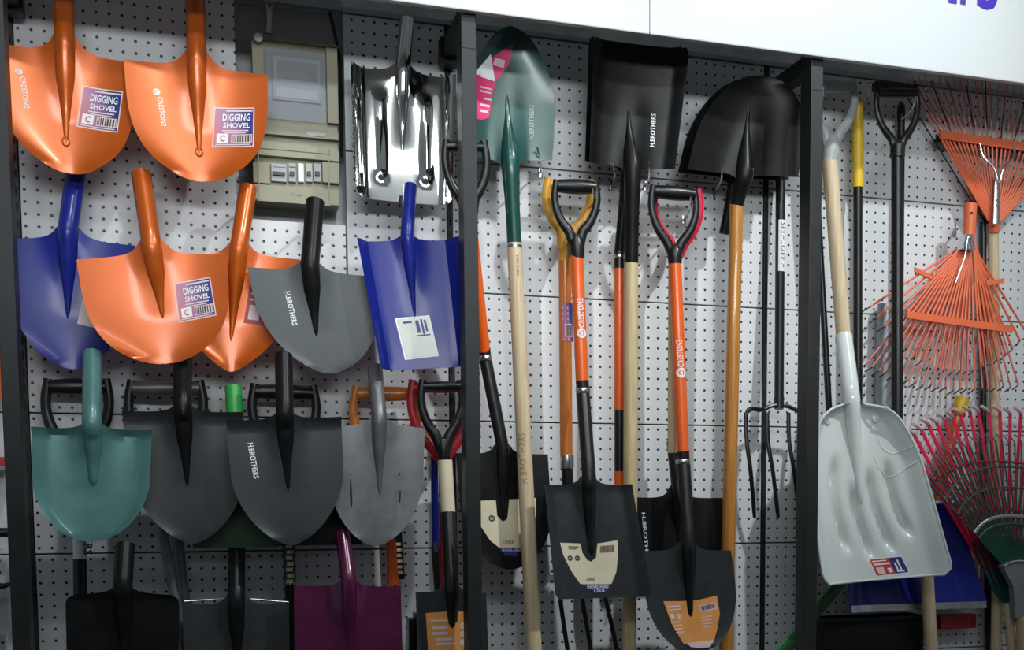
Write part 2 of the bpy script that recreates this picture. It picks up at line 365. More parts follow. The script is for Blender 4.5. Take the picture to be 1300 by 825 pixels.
class Blade(Surf):
    """sheet-metal blade: axis from b (middle of the shoulder line) to c (tip); l, r photo points of its widest span"""
    def __init__(s, t, b, c, l, r, d, dc=None, kind='round', t0=.3, p=2.0, q=2.0, top=1.0, taper=.05, rc=.1, wb=1.0, drop=0.0, fil=.02, fw=.03,
                 dish=.018, flare=.02, ts=.6, lip=0.0, curl=0.0, bow=0.0, side=0.0, rt=0.0, extra=None, tipcurl=0.0):
        s.t = t; dc = d if dc is None else dc
        s.O = t.w(*b, d); tip = t.w(*c, dc); s.v = (tip-s.O).normalized(); s.L = (tip-s.O).length
        n = Vector((0, -1, 0)); s.n = (n-s.v*n.dot(s.v)).normalized(); u0 = s.n.cross(s.v)
        lr = t.w(*r, d)-t.w(*l, d); s.W = lr.length/2; s.u = lr.normalized()
        if s.u.dot(u0) < 0: s.u = -s.u
        s.n = s.v.cross(s.u).normalized()
        s.k = dict(kind=kind, t0=t0, p=p, q=q, top=top, taper=taper, rc=rc, wb=wb, drop=drop, fil=fil, fw=fw, dish=dish, flare=flare, ts=ts, lip=lip, curl=curl, bow=bow, side=side, rt=rt, tipcurl=tipcurl)
        s.extra = extra
    def wd(s, t):
        k = s.k; x = max(0, (t-k['t0'])/(1-k['t0']))
        if k['kind'] == 'round':
            return s.W*(1-k['taper']*t)*max(0, 1-x**k['p'])**(1/k['q'])*lerp(k['top'], 1, sstep(0, .18, t))
        y = max(0, 1-t/.09)
        return s.W*lerp(k['top'], k['wb'], t)*(1-k['rc']*(1-math.sqrt(max(0, 1-x*x))))*(1-k['rt']*(1-math.sqrt(max(0, 1-y*y))))
    def hh(s, U, V):
        k = s.k; t = min(1, max(-.2, V/s.L)); w = max(1e-4, s.wd(min(.93, max(0, t)))); q = min(1.15, abs(U/w))
        h = k['dish']*(q*q)
        if k['side']: h += k['side']*sstep(.74, 1.0, q)
        h += k['flare']*math.exp(-(U/(k['fw']*1.25))**2)*max(0, 1-max(0, t)/k['ts'])**1.3
        if k['lip']: h += k['lip']*(1-sstep(0.0, .05, t))
        h += k['curl']*(t-.4)**2+k['tipcurl']*max(0, t-.6)**2
        if s.extra: h += s.extra(U/s.W, t)
        return h
    def h(s, U, V): return s.hh(U, V)
    def sheet(s, nu=26, nt=30, th=.0018):
        k = s.k; rows = []
        for j in range(nt+1):
            tau = j/nt; t = 1-(1-tau)**1.7 if k['kind'] == 'round' else tau
            w = s.wd(t); row = []
            for i in range(nu+1):
                a = -1+2*i/nu; U = a*w
                vt = k['drop']*abs(a)**1.3 - k['fil']*math.exp(-max(0, abs(U)-k['fw']*.5)/(k['fw']*.42))
                V = t*s.L+(1-t)**4*vt-k['bow']*a*a*t**5
                row.append((U, V))
            rows.append(row)
        mb = MB(); m = nu+1
        for sgn in (1, -1):
            for row in rows:
                for U, V in row: mb.v.append(s.at(U, V, sgn*th/2))
        off = m*(nt+1)
        for j in range(nt):
            for i in range(nu):
                a = j*m+i
                mb.f.append((a, a+1, a+m+1, a+m)); mb.f.append((off+a, off+a+m, off+a+m+1, off+a+1))
        for i in range(nu):
            mb.f.append((i, off+i, off+i+1, i+1)); a = nt*m+i; mb.f.append((a, a+1, off+a+1, off+a))
        for j in range(nt):
            a = j*m; mb.f.append((a, a+m, off+a+m, off+a)); a = j*m+nu; mb.f.append((a, off+a, off+a+m, a+m))
        return mb
    def frog(s, a, e, rs, da, hb=None, n=16, tipr=.18, open_top=.03, mid=.9, sink=.25, sh=1.0):
        """socket tube from photo point a down onto the blade, tapering to the spine end e"""
        t = s.t; A = t.w(*a, da); ue, ve = s.uv(*e)
        hb = rs*.35 if hb is None else hb
        B0 = s.O+s.v*(-rs*.6)+s.n*(s.h(0, 0)+hb); pts = []; rad = []
        for i in range(5):
            x = i/5; pts.append(A.lerp(B0, x)); rad.append(rs*(1+(sh-1)*.8*sstep(.4, 1, x)))
        for i in range(15):
            x = i/14; V = lerp(-rs*.6, ve, x); U = ue*x
            r = rs*lerp(1, mid, min(1, x/.35)) if x < .35 else rs*lerp(mid, tipr, ((x-.35)/.65)**.85)
            r *= 1+(sh-1)*math.exp(-((x-.12)/.28)**2)
            if i == 14: r = rs*tipr*.35
            pts.append(s.O+s.u*U+s.v*V+s.n*(s.h(U, max(0, V))+lerp(hb, -r*sink, min(1, x*1.5)))); rad.append(r)
        return MB().tube(pts, rad, n, True, 1.0, s.n, open_top)

def rivet(t, px, py, d, r, m=HOLE, name='rivet_hole', depth=.002):
    q = t.w(px, py, d); return t.part(name, MB().tube([q, q+Vector((0, depth, 0))], r, 10, True, 1.0, (0, 0, 1)), m)

def barcode(sf, c, u0, u1, v0, v1, lift=.0022):
    mb = MB(); x = u0
    rnd = random.Random(int((u0+v0)*1000))
    while x < u1:
        w = rnd.choice((.018, .03, .045)); sf.quad(c, lift, 1, mb, x, min(u1, x+w), v0, v1); x += w+rnd.choice((.02, .03))
    mb.uv = None; mb.stuff = 'barcode'
    return mb

def lines(sf, c, rows, lift=.0020):
    """small print: rows = (u0, u1, v) strips"""
    mb = MB()
    for u0, u1, v, hh in rows: sf.quad(c, lift, 2, mb, u0, u1, v, v+hh)
    mb.uv = None; mb.stuff = 'small_print'
    return mb

def dig_sticker(t, bl, c):
    """pink and blue printed sticker: border, title, small print, recycling box and barcode"""
    b = t.part('sticker', bl.quad(c, .0010), PINKPR)
    t.part('sticker_face', bl.quad(c, .0014, 8, None, .03, .97, .03, .97), STICK, b)
    t.part('lettering', bl.quad_text(c, 'DIGGING', .22, .90, .16, .34), WHITEPR, b)
    t.part('lettering', bl.quad_text(c, 'SHOVEL', .24, .90, .39, .52), WHITEPR, b)
    t.part('lettering', lines(bl, c, [(.22, .86, .57, .03), (.28, .80, .63, .025), (.08, .92, .93, .025), (.3, .95, .07, .04)]), PINKPR, b)
    t.part('barcode_field', bl.quad(c, .0018, 2, None, .45, .95, .68, .90), PINKPR, b)
    t.part('barcode', barcode(bl, c, .47, .93, .70, .88), DARKPR, b)
    k = t.part('recycling_mark', bl.quad(c, .0018, 2, None, .10, .38, .66, .90), WHITEPR, b)
    t.part('lettering', bl.quad_text(c, 'C', .18, .30, .70, .86, lift=.0024), REDPR, b)

def quad_text(s, c, body, u0, u1, v0, v1, lift=.0022, bold=.02):
    k = [s.uv(*p) for p in c]; vs, fs = text2d(body, bold); mb = MB(); out = []
    for x, y in vs:
        a, b = lerp(u0, u1, x), lerp(v1, v0, y)
        U = lerp(lerp(k[0][0], k[1][0], a), lerp(k[3][0], k[2][0], a), b); V = lerp(lerp(k[0][1], k[1][1], a), lerp(k[3][1], k[2][1], a), b)
        out.append(s.at(U, V, lift))
    return mb.add(out, fs)
Surf.quad_text = quad_text

def emblem(sf, px, py, r, lift=.0018):
    """small ring with a bar: the maker's round mark"""
    mb = MB(); n = 18
    u, v = sf.uv(px, py); u2, v2 = sf.uv(px+r, py); R = math.hypot(u2-u, v2-v)
    for k in range(n):
        a0, a1 = 2*math.pi*k/n, 2*math.pi*(k+1)/n
        mb.add([sf.at(u+R*q*math.cos(a), v+R*q*math.sin(a), lift) for q, a in ((1, a0), (1, a1), (.55, a1), (.55, a0))], [(0, 1, 2, 3)])
    mb.add([sf.at(u+R*x, v+R*y, lift) for x, y in ((-.15, -.6), (.3, -.2), (.15, .6), (-.3, .2))], [(0, 1, 2, 3)])
    return mb

def handle(t, name, m, a, b, da, db, ra, rb=None, n=16, parent=None, seg=6, mids=()):
    A, B = t.w(*a, da), t.w(*b, db); rb = rb or ra
    pts = [A.lerp(B, i/seg) for i in range(seg+1)]; rad = [lerp(ra, rb, i/seg) for i in range(seg+1)]
    return t.part(name, MB().tube(pts, rad, n), m, parent)

def dgrip(t, tl, tr, apex, neck, d, dn, mg, my, rbar=.0145, rarm=.0112, rneck=.0145 , bulge=.10, sq=.8, washer=True, gname='grip', yname='yoke'):
    """D handle: bar, two bowed arms meeting in a neck"""
    TL, TR, AP, NK = t.w(*tl, d), t.w(*tr, d), t.w(*apex, lerp(d, dn, .6)), t.w(*neck, dn)
    ax = (TR-TL); up = (TL+TR)/2-AP
    pts = [TL.lerp(TR, i/8) for i in range(9)]
    rad = [rbar*(0.86+.2*math.sin(math.pi*i/8)) for i in range(9)]
    t.part(gname, MB().tube(pts, rad, 14, True, 1, (0, -1, 0)), mg)
    mb = MB()
    for sg in (-1, 1):
        side = ax*(.5*sg); top = (TL+TR)/2; path = [top+up*.12+side*1.0]
        for k, wd_ in ((.0, 1.03), (.16, 1.09), (.34, 1.08), (.52, .98), (.70, .80), (.85, .56), (.97, .34)):
            path.append(top.lerp(AP, k)+side*wd_*(1+bulge*.2))
        path.append(AP.lerp(NK, .55)+side.normalized()*rneck*.35)
        path = spline(path, 4); m = len(path); mb.tube(path, [rarm*lerp(.92, 1.25, sstep(.3, .9, i/m)) for i in range(m)], 10, True, sq, (0, -1, 0))
    web = [AP-up*.02, AP.lerp(NK, .3), AP.lerp(NK, .65), NK]
    mb.tube(web, [rarm*1.1, rneck*1.12, rneck*1.12, rneck], 14)
    y = t.part(yname, mb, my)
    return y

def ring(t, name, m, px, py, d, r, hgt, ax=None, parent=None):
    q = t.w(px, py, d); a = ax or Vector((0, 0, 1))
    return t.part(name, MB().tube([q-a*hgt/2, q-a*hgt*.42, q+a*hgt*.42, q+a*hgt/2], [r*.96, r, r, r*.96], 16, True, 1, (0, -1, 0)), m, parent)

def hook(px, py, d, label, lean=-0.045, r=.0024, up=.016):
    tip = P(px, py, d); o = bpy.data.objects.new('peg_hook', None); C.objects.link(o)
    o.location = (tip.x-lean, 0, tip.z); o['label'] = label; o['category'] = 'hook'; o['group'] = 'chrome peg hooks on the pegboard'
    pts = spline([Vector((0, -.001, -up)), Vector((lean*.4, -d*.5, -up)), Vector((lean*.8, -d*.85, -up*.9)), Vector((lean, -d, 0))], 5)
    MB().tube(pts, r, 8).build('prong', WIRE, o)
    MB().box((-.005, -.003, -up-.014), (.005, -.0008, -up+.010), .0008).build('back_plate', WIRE, o)
    return o

def struct(name, mb, m, parent=None, smooth=False, loc=None, label=None, cat=None):
    o = mb.build(name, m, parent, smooth, loc)
    if parent is None: o['kind'] = 'structure'
    if label: o['label'] = label
    if cat: o['category'] = cat
    return o
def tag(o, label, cat, group=None):
    o['label'] = label; o['category'] = cat
    if group: o['group'] = group
    return o

# ================================================================== setting
FZ, CZ = -1.35, 3.0
struct('floor', MB().box((-3, -6.6, FZ-.05), (4.5, 0.06, FZ)), FLOORM, label='grey tiled shop floor below the display wall', cat='floor')
struct('ceiling', MB().box((-3, -6.6, CZ), (4.5, 0.06, CZ+.05)), CEILM, label='pale shop ceiling above the display wall', cat='ceiling')
struct('added_shade_panel', MB().box((-3, -3.72, FZ), (4.5, -3.62, 1.10)), CEILM, label='added low panel behind the viewer, shading the lower display wall', cat='wall')  # unseen panel, added to keep the far tubes' light off the lower wall
wall = struct('wall_back', MB().box((-3, 0.06, FZ), (4.5, 0.12, CZ)), CONC, label='grey concrete wall behind the white pegboard panels', cat='wall')

XM, XR = 0.5184, 1.3238              # uprights between the bays
XL = XM-0.905
G = .0017
def panel(x0, x1, z0, z1, org=None, back=.018):
    ox, oz = org or (x0, z0)
    mb = MB().box((x0-ox+G, -.0, z0-oz+G), (x1-ox-G, back, z1-oz-G), .0012)
    return mb.build('pegboard_panel', PEG, wall, False, (ox, 0, oz))
U2 = .0055                          # half width of an upright
for k in range(-4, 4):
    z0, z1 = .3*k, .3*k+.3
    panel(XM+U2, XR-U2, z0, z1, (XM+.0025, z0))
    panel(XR+U2, XR+U2+.9, z0, z1, (XR+.0025, z0))
    panel(XL-.9, XL-U2, z0, z1, (XL-.9, z0))
    nx0, nx1 = P(302, 150).x, P(437, 150).x; nz = P(380, 281).z
    org = (XM-.0025-.9, z0)
    if z0 >= .59:
        panel(XL+U2, nx0, z0, z1, org); panel(nx1, XM-U2, z0, z1, org)
        if z0 < nz: panel(nx0, nx1, z0, nz, org)
    else:
        panel(XL+U2, XM-U2, z0, z1, org)
struct('trim_1', MB().box((XL-1, -.006, 1.2), (nx0, .02, 1.212), .002).box((nx1, -.006, 1.2), (XR+1.2, .02, 1.212), .002), PIPE, label='thin metal edge along the pegboard top', cat='trim')
struct('trim_2', MB().box((XL-1, .030, 1.214), (XR+1.3, .058, 1.75)), GAP, label='dark rough board above the pegboard', cat='trim')
# slotted uprights at the wall
for i, (x, lab) in enumerate(((XL, 'black slotted upright behind the leftmost post'), (XM, 'black slotted upright behind the middle post'), (XR, 'black slotted upright behind the right post'))):
    o = MB().box((-.0055, -.004, FZ), (.0055, .03, 1.1985), .001).build('slotted_upright', BLKMAT, None, False, (x, 0, 0)); tag(o, lab, 'upright', 'slotted uprights on the wall')
    sl = MB()
    for j in range(38): sl.box((-.002, -.0055, -.1+j*.034), (.002, -.0042, -.1+j*.034+.016))
    q = sl.build('slot', HOLE, o, False); q['kind'] = 'stuff'
# front posts with their arms
PD = .27
for i, (px, lab) in enumerate(((9, 'black square steel post at the left edge, beside orange shovels'), (599, 'black square steel post between the orange shovel heads and the green shovel'), (1034, 'black square steel post right of the pitchfork'))):
    x = P(px, 400, PD).x
    t = bpy.data.objects.new('shelf_post', None); C.objects.link(t); t.location = (x, -PD, FZ); tag(t, lab, 'post', 'front posts of the display')
    MB().box((-.0155, 0, 0), (.0155, .056, 1.30-FZ), .0015).build('upright', BLKMAT, t, False)
    MB().box((-.0155, .058, 1.112-FZ), (.0155, PD-.03, 1.150-FZ), .0015).build('arm', BLKMAT, t, False)
    MB().box((-.021, PD-.05, 1.100-FZ), (.021, PD-.016, 1.158-FZ), .0015).build('end_block', BLKMAT, t, False)
    MB().box((-.0158, -.0012, 1.062-FZ), (.0158, .03, 1.064-FZ)).build('joint', BLKMAT, t, False)
    MB().box((-.045, -.045, 0), (.045, .23, .03), .003).build('foot', BLKMAT, t, False)
# white sign board
hd = bpy.data.objects.new('sign_board', None); C.objects.link(hd); hd.location = (0.6, -.29, 1.131)
tag(hd, 'long white sign board with blue letters above the tool display', 'sign')
sx = P(825, 40, .29).x
MB().box((-2.2, 0, 0), (sx-.6-.0004, .018, .62), .003).build('board', HEADER, hd, False)
MB().box((sx-.6+.0004, 0, 0), (2.6, .018, .62), .003).build('board', HEADER, hd, False)
class _T: pass
ht = _T(); ht.o = Vector((0.6, -.29, 1.131))
hs = Flat(ht, Vector((0, -.0002, 0)), Vector((1, 0, 0)), Vector((0, 0, -1)), Vector((0, -1, 0)))
for body, x0, x1, yb in (('i', 1203, 1215, 3), ('r', 1219, 1236, 5), ('s', 1240, 1265, 10)):
    a, b = (x0, yb), (x1, yb+(x1-x0)*.18)
    for m, grow, lf, nm in ((WHITEPR, .075, .001, 'letter_outline'), (SIGNBL, .03, .002, 'letter')):
        hs.text(body, a, b, 36, lf, grow).build(nm, m, hd, False)

# ------------------------------------------------------------------ electricity meter box
t = Tool('meter_box', 'beige electricity meter box with window and breakers on the wall', 'meter box', (375, 265), .03)
d = .03
bx = lambda a, b, c, e, d0, d1: MB().box(tuple(Vector((t.w(a, b, d0).x, -d0-t.o.y, t.w(c, e, d0).z))), tuple(Vector((t.w(c, e, d0).x, -d1-t.o.y, t.w(a, b, d0).z))), .0025)
def rect(px0, py0, px1, py1, d0, d1, bev=.0015):
    """box with photo corners on its front plane d0, reaching back to d1"""
    a, b = t.w(px0, py0, d0), t.w(px1, py1, d0)
    return MB().box((min(a.x, b.x), -d0-t.o.y, min(a.z, b.z)), (max(a.x, b.x), -d1-t.o.y, max(a.z, b.z)), bev)
t.part('body', rect(319, 44, 431, 262, .02, -.055), BOXPL, smooth=False)
def framebox(x0, y0, x1, y1, ix0, iy0, ix1, iy1, d0, d1):
    mb = MB()
    for r in ((x0, y0, x1, iy0), (x0, iy1, x1, y1), (x0, iy0, ix0, iy1), (ix1, iy0, x1, iy1)):
        a, b = t.w(r[0], r[1], d0), t.w(r[2], r[3], d0)
        mb.box((a.x, -d0-t.o.y, b.z), (b.x, -d1-t.o.y, a.z), .0008)
    return mb
up = t.part('upper_cover', framebox(320, 46, 430, 178, 337, 60, 414, 157, .034, .0195), BOXPL, smooth=False)
t.part('window_pane', rect(337, 60, 414, 157, .030, .029, 0), gl, up, False, 'clear plastic window')
t.part('name_plate', rect(389, 167, 413, 174, .0355, .034, .0004), GREYPL, up, False)
t.part('back_board', rect(337, 60, 414, 157, .0212, .0196, 0), METERD, up, False)
m_ = t.part('meter', rect(345, 70, 408, 132, .027, .0195), METERG, up, False, 'grey electricity meter behind the window')
rl = t.part('breaker_cover', framebox(321, 182, 431, 261, 343, 205, 409, 233, .034, .0195), BOXPL, smooth=False)
t.part('cover_ridge', framebox(327, 187, 419, 257, 330, 190, 416, 254, .036, .034), BOXPL, rl, False)
t.part('meter_display', rect(352, 76, 402, 104, .0285, .027, .0004), METERD, up, False)
t.part('meter_plate', rect(350, 110, 404, 128, .0280, .027, .0004), GREYPL, up, False)
t.part('warning_lamp', rect(391, 92, 394, 95, .0290, .0285, 0), REDPR, up, False)
for k, (x0, x1) in enumerate(((344, 364), (366, 376), (378, 386), (388, 397), (398, 408))):
    q = t.part('breaker', rect(x0, 207, x1, 231, .030, .0195, .0008), GREYPL if k != 2 else WHITEPR, smooth=False)
    if k != 2: t.part('toggle', rect(x0+2, 217, x1-2, 223, .036, .030, .0006), DARKPR, q, False)
for k in (0, 1): t.part('breaker_print', rect(346+k*21, 211, 362+k*13, 213, .0306, .0300, 0), DARKPR, smooth=False)
ov = t.w(328, 48, .034); t.part('seal_cap', MB().tube([ov, ov+Vector((0, -.004, 0)), ov+Vector((0, -.006, 0))], [.0095, .0092, .006], 16, True, 1, (0, 0, 1)), WHITEPR, up)
fs_ = Flat(t, t.w(375, 245, .034), Vector((1, 0, 0)), Vector((0, 0, -1)), Vector((0, -1, 0)))
t.part('lettering', fs_.text('C-wgv', (369, 249), (384, 250), 4, .0005, .0), DARKPR, smooth=False)
q = MB().tube([P(342, -12, -.014), P(342, 20, -.014), P(341, 43, -.014)], .0075, 12).build('conduit', WIRE); tag(q, 'silver conduit pipe entering the meter box from above', 'pipe')
q = MB().tube(spline([P(416, -8, -.010), P(419, 16, -.010), P(427, 52, -.012), P(432, 90, -.022), P(434, 200, -.022)], 6), .0035, 8).build('power_cable', BLKPL); tag(q, 'black cable running down beside the meter box', 'cable')
q = MB().box((nx0+.001, -.012, 1.2), (nx1-.001, .003, 1.222), .002).build('metal_rail', PIPE); tag(q, 'light grey metal rail across the wall opening above the meter', 'rail')

# ================================================================== left bay: shovel heads
GRP = 'loose shovel heads hanging in the left bay'
def head(name, label, m, a, b, c, e, l, r, d, dc, rs, da=None, sm=None, frog=None, grp=GRP, hang=True, **kw):
    t = Tool(name, label, 'shovel', c, dc, grp)
    kw.setdefault('fw', rs*1.6)
    bl = Blade(t, b, c, l, r, d, dc, **kw)
    t.part('blade', bl.sheet(), m)
    t.part('socket', bl.frog(a, e, rs, d if da is None else da, **(frog or {})), sm or m)
    if not hang: return t, bl
    q = t.w(*a, da).lerp(bl.O, .22)                # short peg behind the socket, added as a support; the image shows none
    t.part('added_hanger', MB().tube([Vector((q.x, -t.o.y-.0005, q.z+.006)), Vector((q.x, q.y+rs*.3, q.z+.006))], .003, 8), WIRE)
    return t, bl
def loop(t, b, px, py):
    u, v = b.uv(px, py); n = 14
    t.part('spine_loop', MB().tube([b.at(u+.0065*math.sin(2*math.pi*k/n), v+.009*math.cos(2*math.pi*k/n), .002) for k in range(n+1)], .0018, 8, False), ORANGE)
DIG = dict(t0=.2, p=2.9, q=2.05, taper=.05, top=1.0, drop=.012, fil=.040, dish=.020, flare=.016)

t, b = head('digging_shovel', 'orange round shovel head, top left, nearest the left post', ORANGE, (80, -40), (84, 66), (91, 221), (84, 182), (-4, 88), (172, 112), .10, .135, .0195, .06, **DIG)
dig_sticker(t, b, [(106, 110), (157, 120), (150, 172), (97, 161)])
loop(t, b, 84, 180)
t.part('lettering', b.text('CRESTONE', (26, 100), (32, 140), 6), WHITEPR, smooth=False); t.part('emblem', emblem(b, 25, 94, 4.5), WHITEPR, smooth=False)
t, b = head('digging_shovel', 'orange round shovel head overlapping the left side of the meter box', ORANGE, (247, -40), (250, 84), (256, 231), (253, 196), (159, 90), (340, 109), .115, .15, .0195, .07, **DIG)
dig_sticker(t, b, [(272, 137), (323, 140), (322, 190), (269, 187)])
loop(t, b, 253, 193)
t.part('lettering', b.text('CRESTONE', (200, 125), (205, 162), 6), WHITEPR, smooth=False); t.part('emblem', emblem(b, 199, 119, 4.5), WHITEPR, smooth=False)

def ribs(cs, w, amp, a=.15, z=.86):
    return lambda s, t: sum(amp*math.exp(-((s-c)/w)**2) for c in cs)*sstep(a, a+.1, t)*(1-sstep(z-.06, z, t))
t, b = head('digging_shovel', 'polished stainless steel square shovel head beside the meter box', CHROME, (517, 27), (510, 92), (512, 257), (511, 197), (445, 163), (577, 177), .06, .085, .017, .03,
    kind='sq', t0=.9, rc=.08, wb=.93, top=1.0, drop=.004, fil=.02, dish=.010, side=.026, flare=.014, extra=ribs((-.42, .42), .07, .008))
t.part('lettering', b.text('H.BROTHERS', (449, 205), (452, 128), 6), DARKPR, smooth=False)

t, b = head('digging_shovel', 'blue round shovel head half hidden behind an orange one', BLUE, (98, 210), (88, 303), (93, 469), (86, 405), (4, 346), (174, 354), .085, .105, .0195, .06, t0=.28, p=1.9, q=1.8, taper=.06, drop=.01, fil=.03, dish=.012, flare=.016)
q = b.quad([(107, 372), (140, 380), (134, 420), (98, 411)], .001); t.part('sticker', q, PINKPR, smooth=False)
t, b = head('digging_shovel', 'orange round shovel head with sticker in front of the blue head', ORANGE, (179, 220), (194, 322), (210, 462), (207, 405), (98, 343), (287, 336), .15, .165, .0195, .11, **DIG)
dig_sticker(t, b, [(221, 360), (267, 353), (275, 402), (227, 410)])
t.part('lettering', b.text('25', (234, 350), (250, 344), 10, .0006, .0), ORANGE, smooth=False)
rivet(t, 180, 235, .131, .0028)
t, b = head('digging_shovel', 'glossy orange pointed shovel head wedged between orange and grey heads', ORANGE, (315, 238), (303, 322), (294, 472), (293, 434), (222, 358), (378, 363), .11, .125, .0185, .09, t0=.35, p=1.7, q=1.45, taper=.04, drop=.012, fil=.03, dish=.02, flare=.016)
q = [(318, 358), (350, 362), (346, 416), (309, 410)]; s_ = t.part('sticker', b.quad(q, .001), REDDK); t.part('recycling_mark', b.quad(q, .0016, 2, None, .12, .5, .55, .9), PINKPR, s_); t.part('lettering', lines(b, q, [(.1, .9, .1, .06), (.1, .9, .25, .06), (.1, .8, .4, .05)]), PINKPR, s_)
rivet(t, 314, 256, .112, .0026)
t, b = head('digging_shovel', 'grey round shovel head with black socket just below the meter box', GREY, (400, 256), (394, 344), (417, 474), (402, 428), (317, 365), (475, 376), .145, .155, .0195, .11, sm=BLACK, t0=.3, p=1.9, q=1.8, taper=.04, drop=.004, fil=.025, dish=.010, flare=.014)
t.part('lettering', b.text('H.BROTHERS', (361, 371), (371, 414), 7), WHITEPR, smooth=False); t.part('lettering', b.text('8', (438, 372), (446, 374), 7, .0006, .0), BLACK, smooth=False)
t, b = head('digging_shovel', 'shiny blue square shovel head with silver label', BLUE, (521, 236), (516, 306), (539, 468), (527, 404), (456, 382), (583, 378), .15, .168, .0145, .12, hang=False,
    kind='sq', t0=.97, rc=.02, wb=.90, top=1.0, drop=.0, fil=.012, dish=.002, side=.034, flare=.014)
q = [(501, 404), (545, 400), (557, 452), (514, 457)]
s_ = t.part('sticker', b.quad(q, .001), WHITEPR); t.part('sticker_face', b.quad(q, .0014, 6, None, .05, .95, .04, .96), SILVLAB, s_); t.part('lettering', lines(b, q, [(.2, .45, .1, .05), (.55, .65, .1, .3), (.70, .76, .08, .36), (.8, .86, .1, .28), (.5, .9, .45, .03)]), BLUEPR, s_)

t, b = head('digging_shovel', 'teal round shovel head in the third row beside the left post', TEAL, (117, 449), (119, 546), (117, 688), (119, 617), (43, 588), (194, 591), .19, .205, .0185, .14, t0=.42, p=2.0, q=1.9, taper=.04, drop=.0, fil=.012, dish=.012, flare=.02, lip=.012, side=.01, frog=dict(tipr=.45))
t, b = head('digging_shovel', 'plain charcoal pointed shovel head right of the teal head, third row', CHAR, (232, 448), (233, 524), (245, 690), (238, 618), (158, 570), (310, 570), .155, .175, .018, .11, sm=BLACK, t0=.42, p=1.8, q=1.6, taper=.04, drop=.0, fil=.014, dish=.010, flare=.02, lip=.012)
t, b = head('digging_shovel', 'charcoal pointed shovel head with white lettering, third row', CHAR, (360, 451), (361, 533), (371, 692), (366, 624), (289, 573), (434, 567), .195, .215, .018, .178, sm=BLACK, t0=.42, p=1.8, q=1.6, taper=.04, drop=.0, fil=.014, dish=.010, flare=.02, lip=.012)
t.part('lettering', b.text('H.BROTHERS', (314, 563), (322, 608), 7), WHITEPR, smooth=False)
rivet(t, 358, 463, .199, .0024, SILVER, 'rivet')
def slots(s, t): return -.0025*sum(math.exp(-((s-c)/.035)**2) for c in (-.58, .50))*sstep(.40, .44, t)*(1-sstep(.70, .74, t))
t, b = head('digging_shovel', 'plain grey steel pointed shovel head with two pressed slots', STEELG, (476, 466), (480, 537), (477, 693), (482, 630), (422, 580), (541, 580), .165, .18, .0165, .12, t0=.45, p=1.9, q=1.7, taper=.03, drop=.012, fil=.016, dish=.006, flare=.012, extra=slots)
mb = MB()
for rr in (11, 9.6):
    u0, v0 = b.uv(447, 558); R = abs(b.uv(447+rr, 558)[0]-u0)
    mb.tube([b.at(u0+R*math.cos(a*.3142), v0+R*.62*math.sin(a*.3142), .0004) for a in range(21)], .0006, 5, False)
t.part('pressed_emblem', mb, STEELG)
for sx_ in (447, 509):
    q = b.uv(sx_-2, 600); q2 = b.uv(sx_-1, 644); t.part('slot', MB().tube([b.at(lerp(q[0], q2[0], k/8), lerp(q[1], q2[1], k/8), .0010) for k in range(9)], [.0012]+[.0024]*7+[.0012], 8, True, .4, b.n), HOLE)

G4 = 'loose shovel heads in the bottom row'
t, b = head('digging_shovel', 'black square-shouldered shovel head at the bottom left', BLACK, (159, 691), (157, 752), (158, 905), (158, 850), (86, 780), (230, 780), .20, .215, .0185, .19, grp=G4, kind='sq', t0=.9, rc=.1, top=1.0, wb=.97, rt=.16, drop=.004, fil=.014, dish=.012, flare=.016, lip=.006)
t, b = head('digging_shovel', 'dark brown-black shovel head with modelled highlights along its shoulders, bottom row', CHAR, (301, 690), (300, 768), (303, 905), (302, 860), (234, 790), (369, 790), .13, .15, .0175, .085, sm=BLACK, grp=G4, kind='sq', t0=.9, rc=.1, wb=.97, drop=-.004, fil=.03, dish=.010, flare=.016)
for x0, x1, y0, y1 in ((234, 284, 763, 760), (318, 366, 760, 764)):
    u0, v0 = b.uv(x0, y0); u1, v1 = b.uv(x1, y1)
    t.part('shoulder_highlight', MB().tube([b.at(lerp(u0, u1, i/6), lerp(v0, v1, i/6), .003) for i in range(7)], .0016, 8), SILVER)  # silver strip standing in for the highlight on the shoulder edge
t, b = head('digging_shovel', 'plum purple square shovel head in the bottom row', PURPLE, (435, 676), (441, 744), (444, 905), (446, 850), (375, 790), (512, 790), .17, .20, .0165, .15, grp=G4, hang=False, kind='sq', t0=.97, rc=.03, top=.98, wb=1.0, drop=.0, fil=.015, dish=.016, flare=.03, ts=.8)
t, b = head('digging_shovel', 'deep green square shovel head hidden behind charcoal heads, bright green socket', GREENDK, (296, 491), (300, 560), (300, 695), (300, 640), (246, 640), (356, 640), .10, .115, .0175, .09, grp=G4, sm=GREENB, kind='sq', t0=.95, rc=.03, drop=0, fil=.01, dish=.006, flare=.01)
rivet(t, 300, 506, .108, .0022)
t, b = head('digging_shovel', 'black square shovel head almost hidden behind the third row', BLACK, (412, 560), (404, 590), (404, 692), (404, 650), (345, 640), (458, 640), .085, .10, .0165, .085, grp=G4, kind='sq', t0=.95, rc=.03, drop=0, fil=.01, dish=.006, flare=.01)

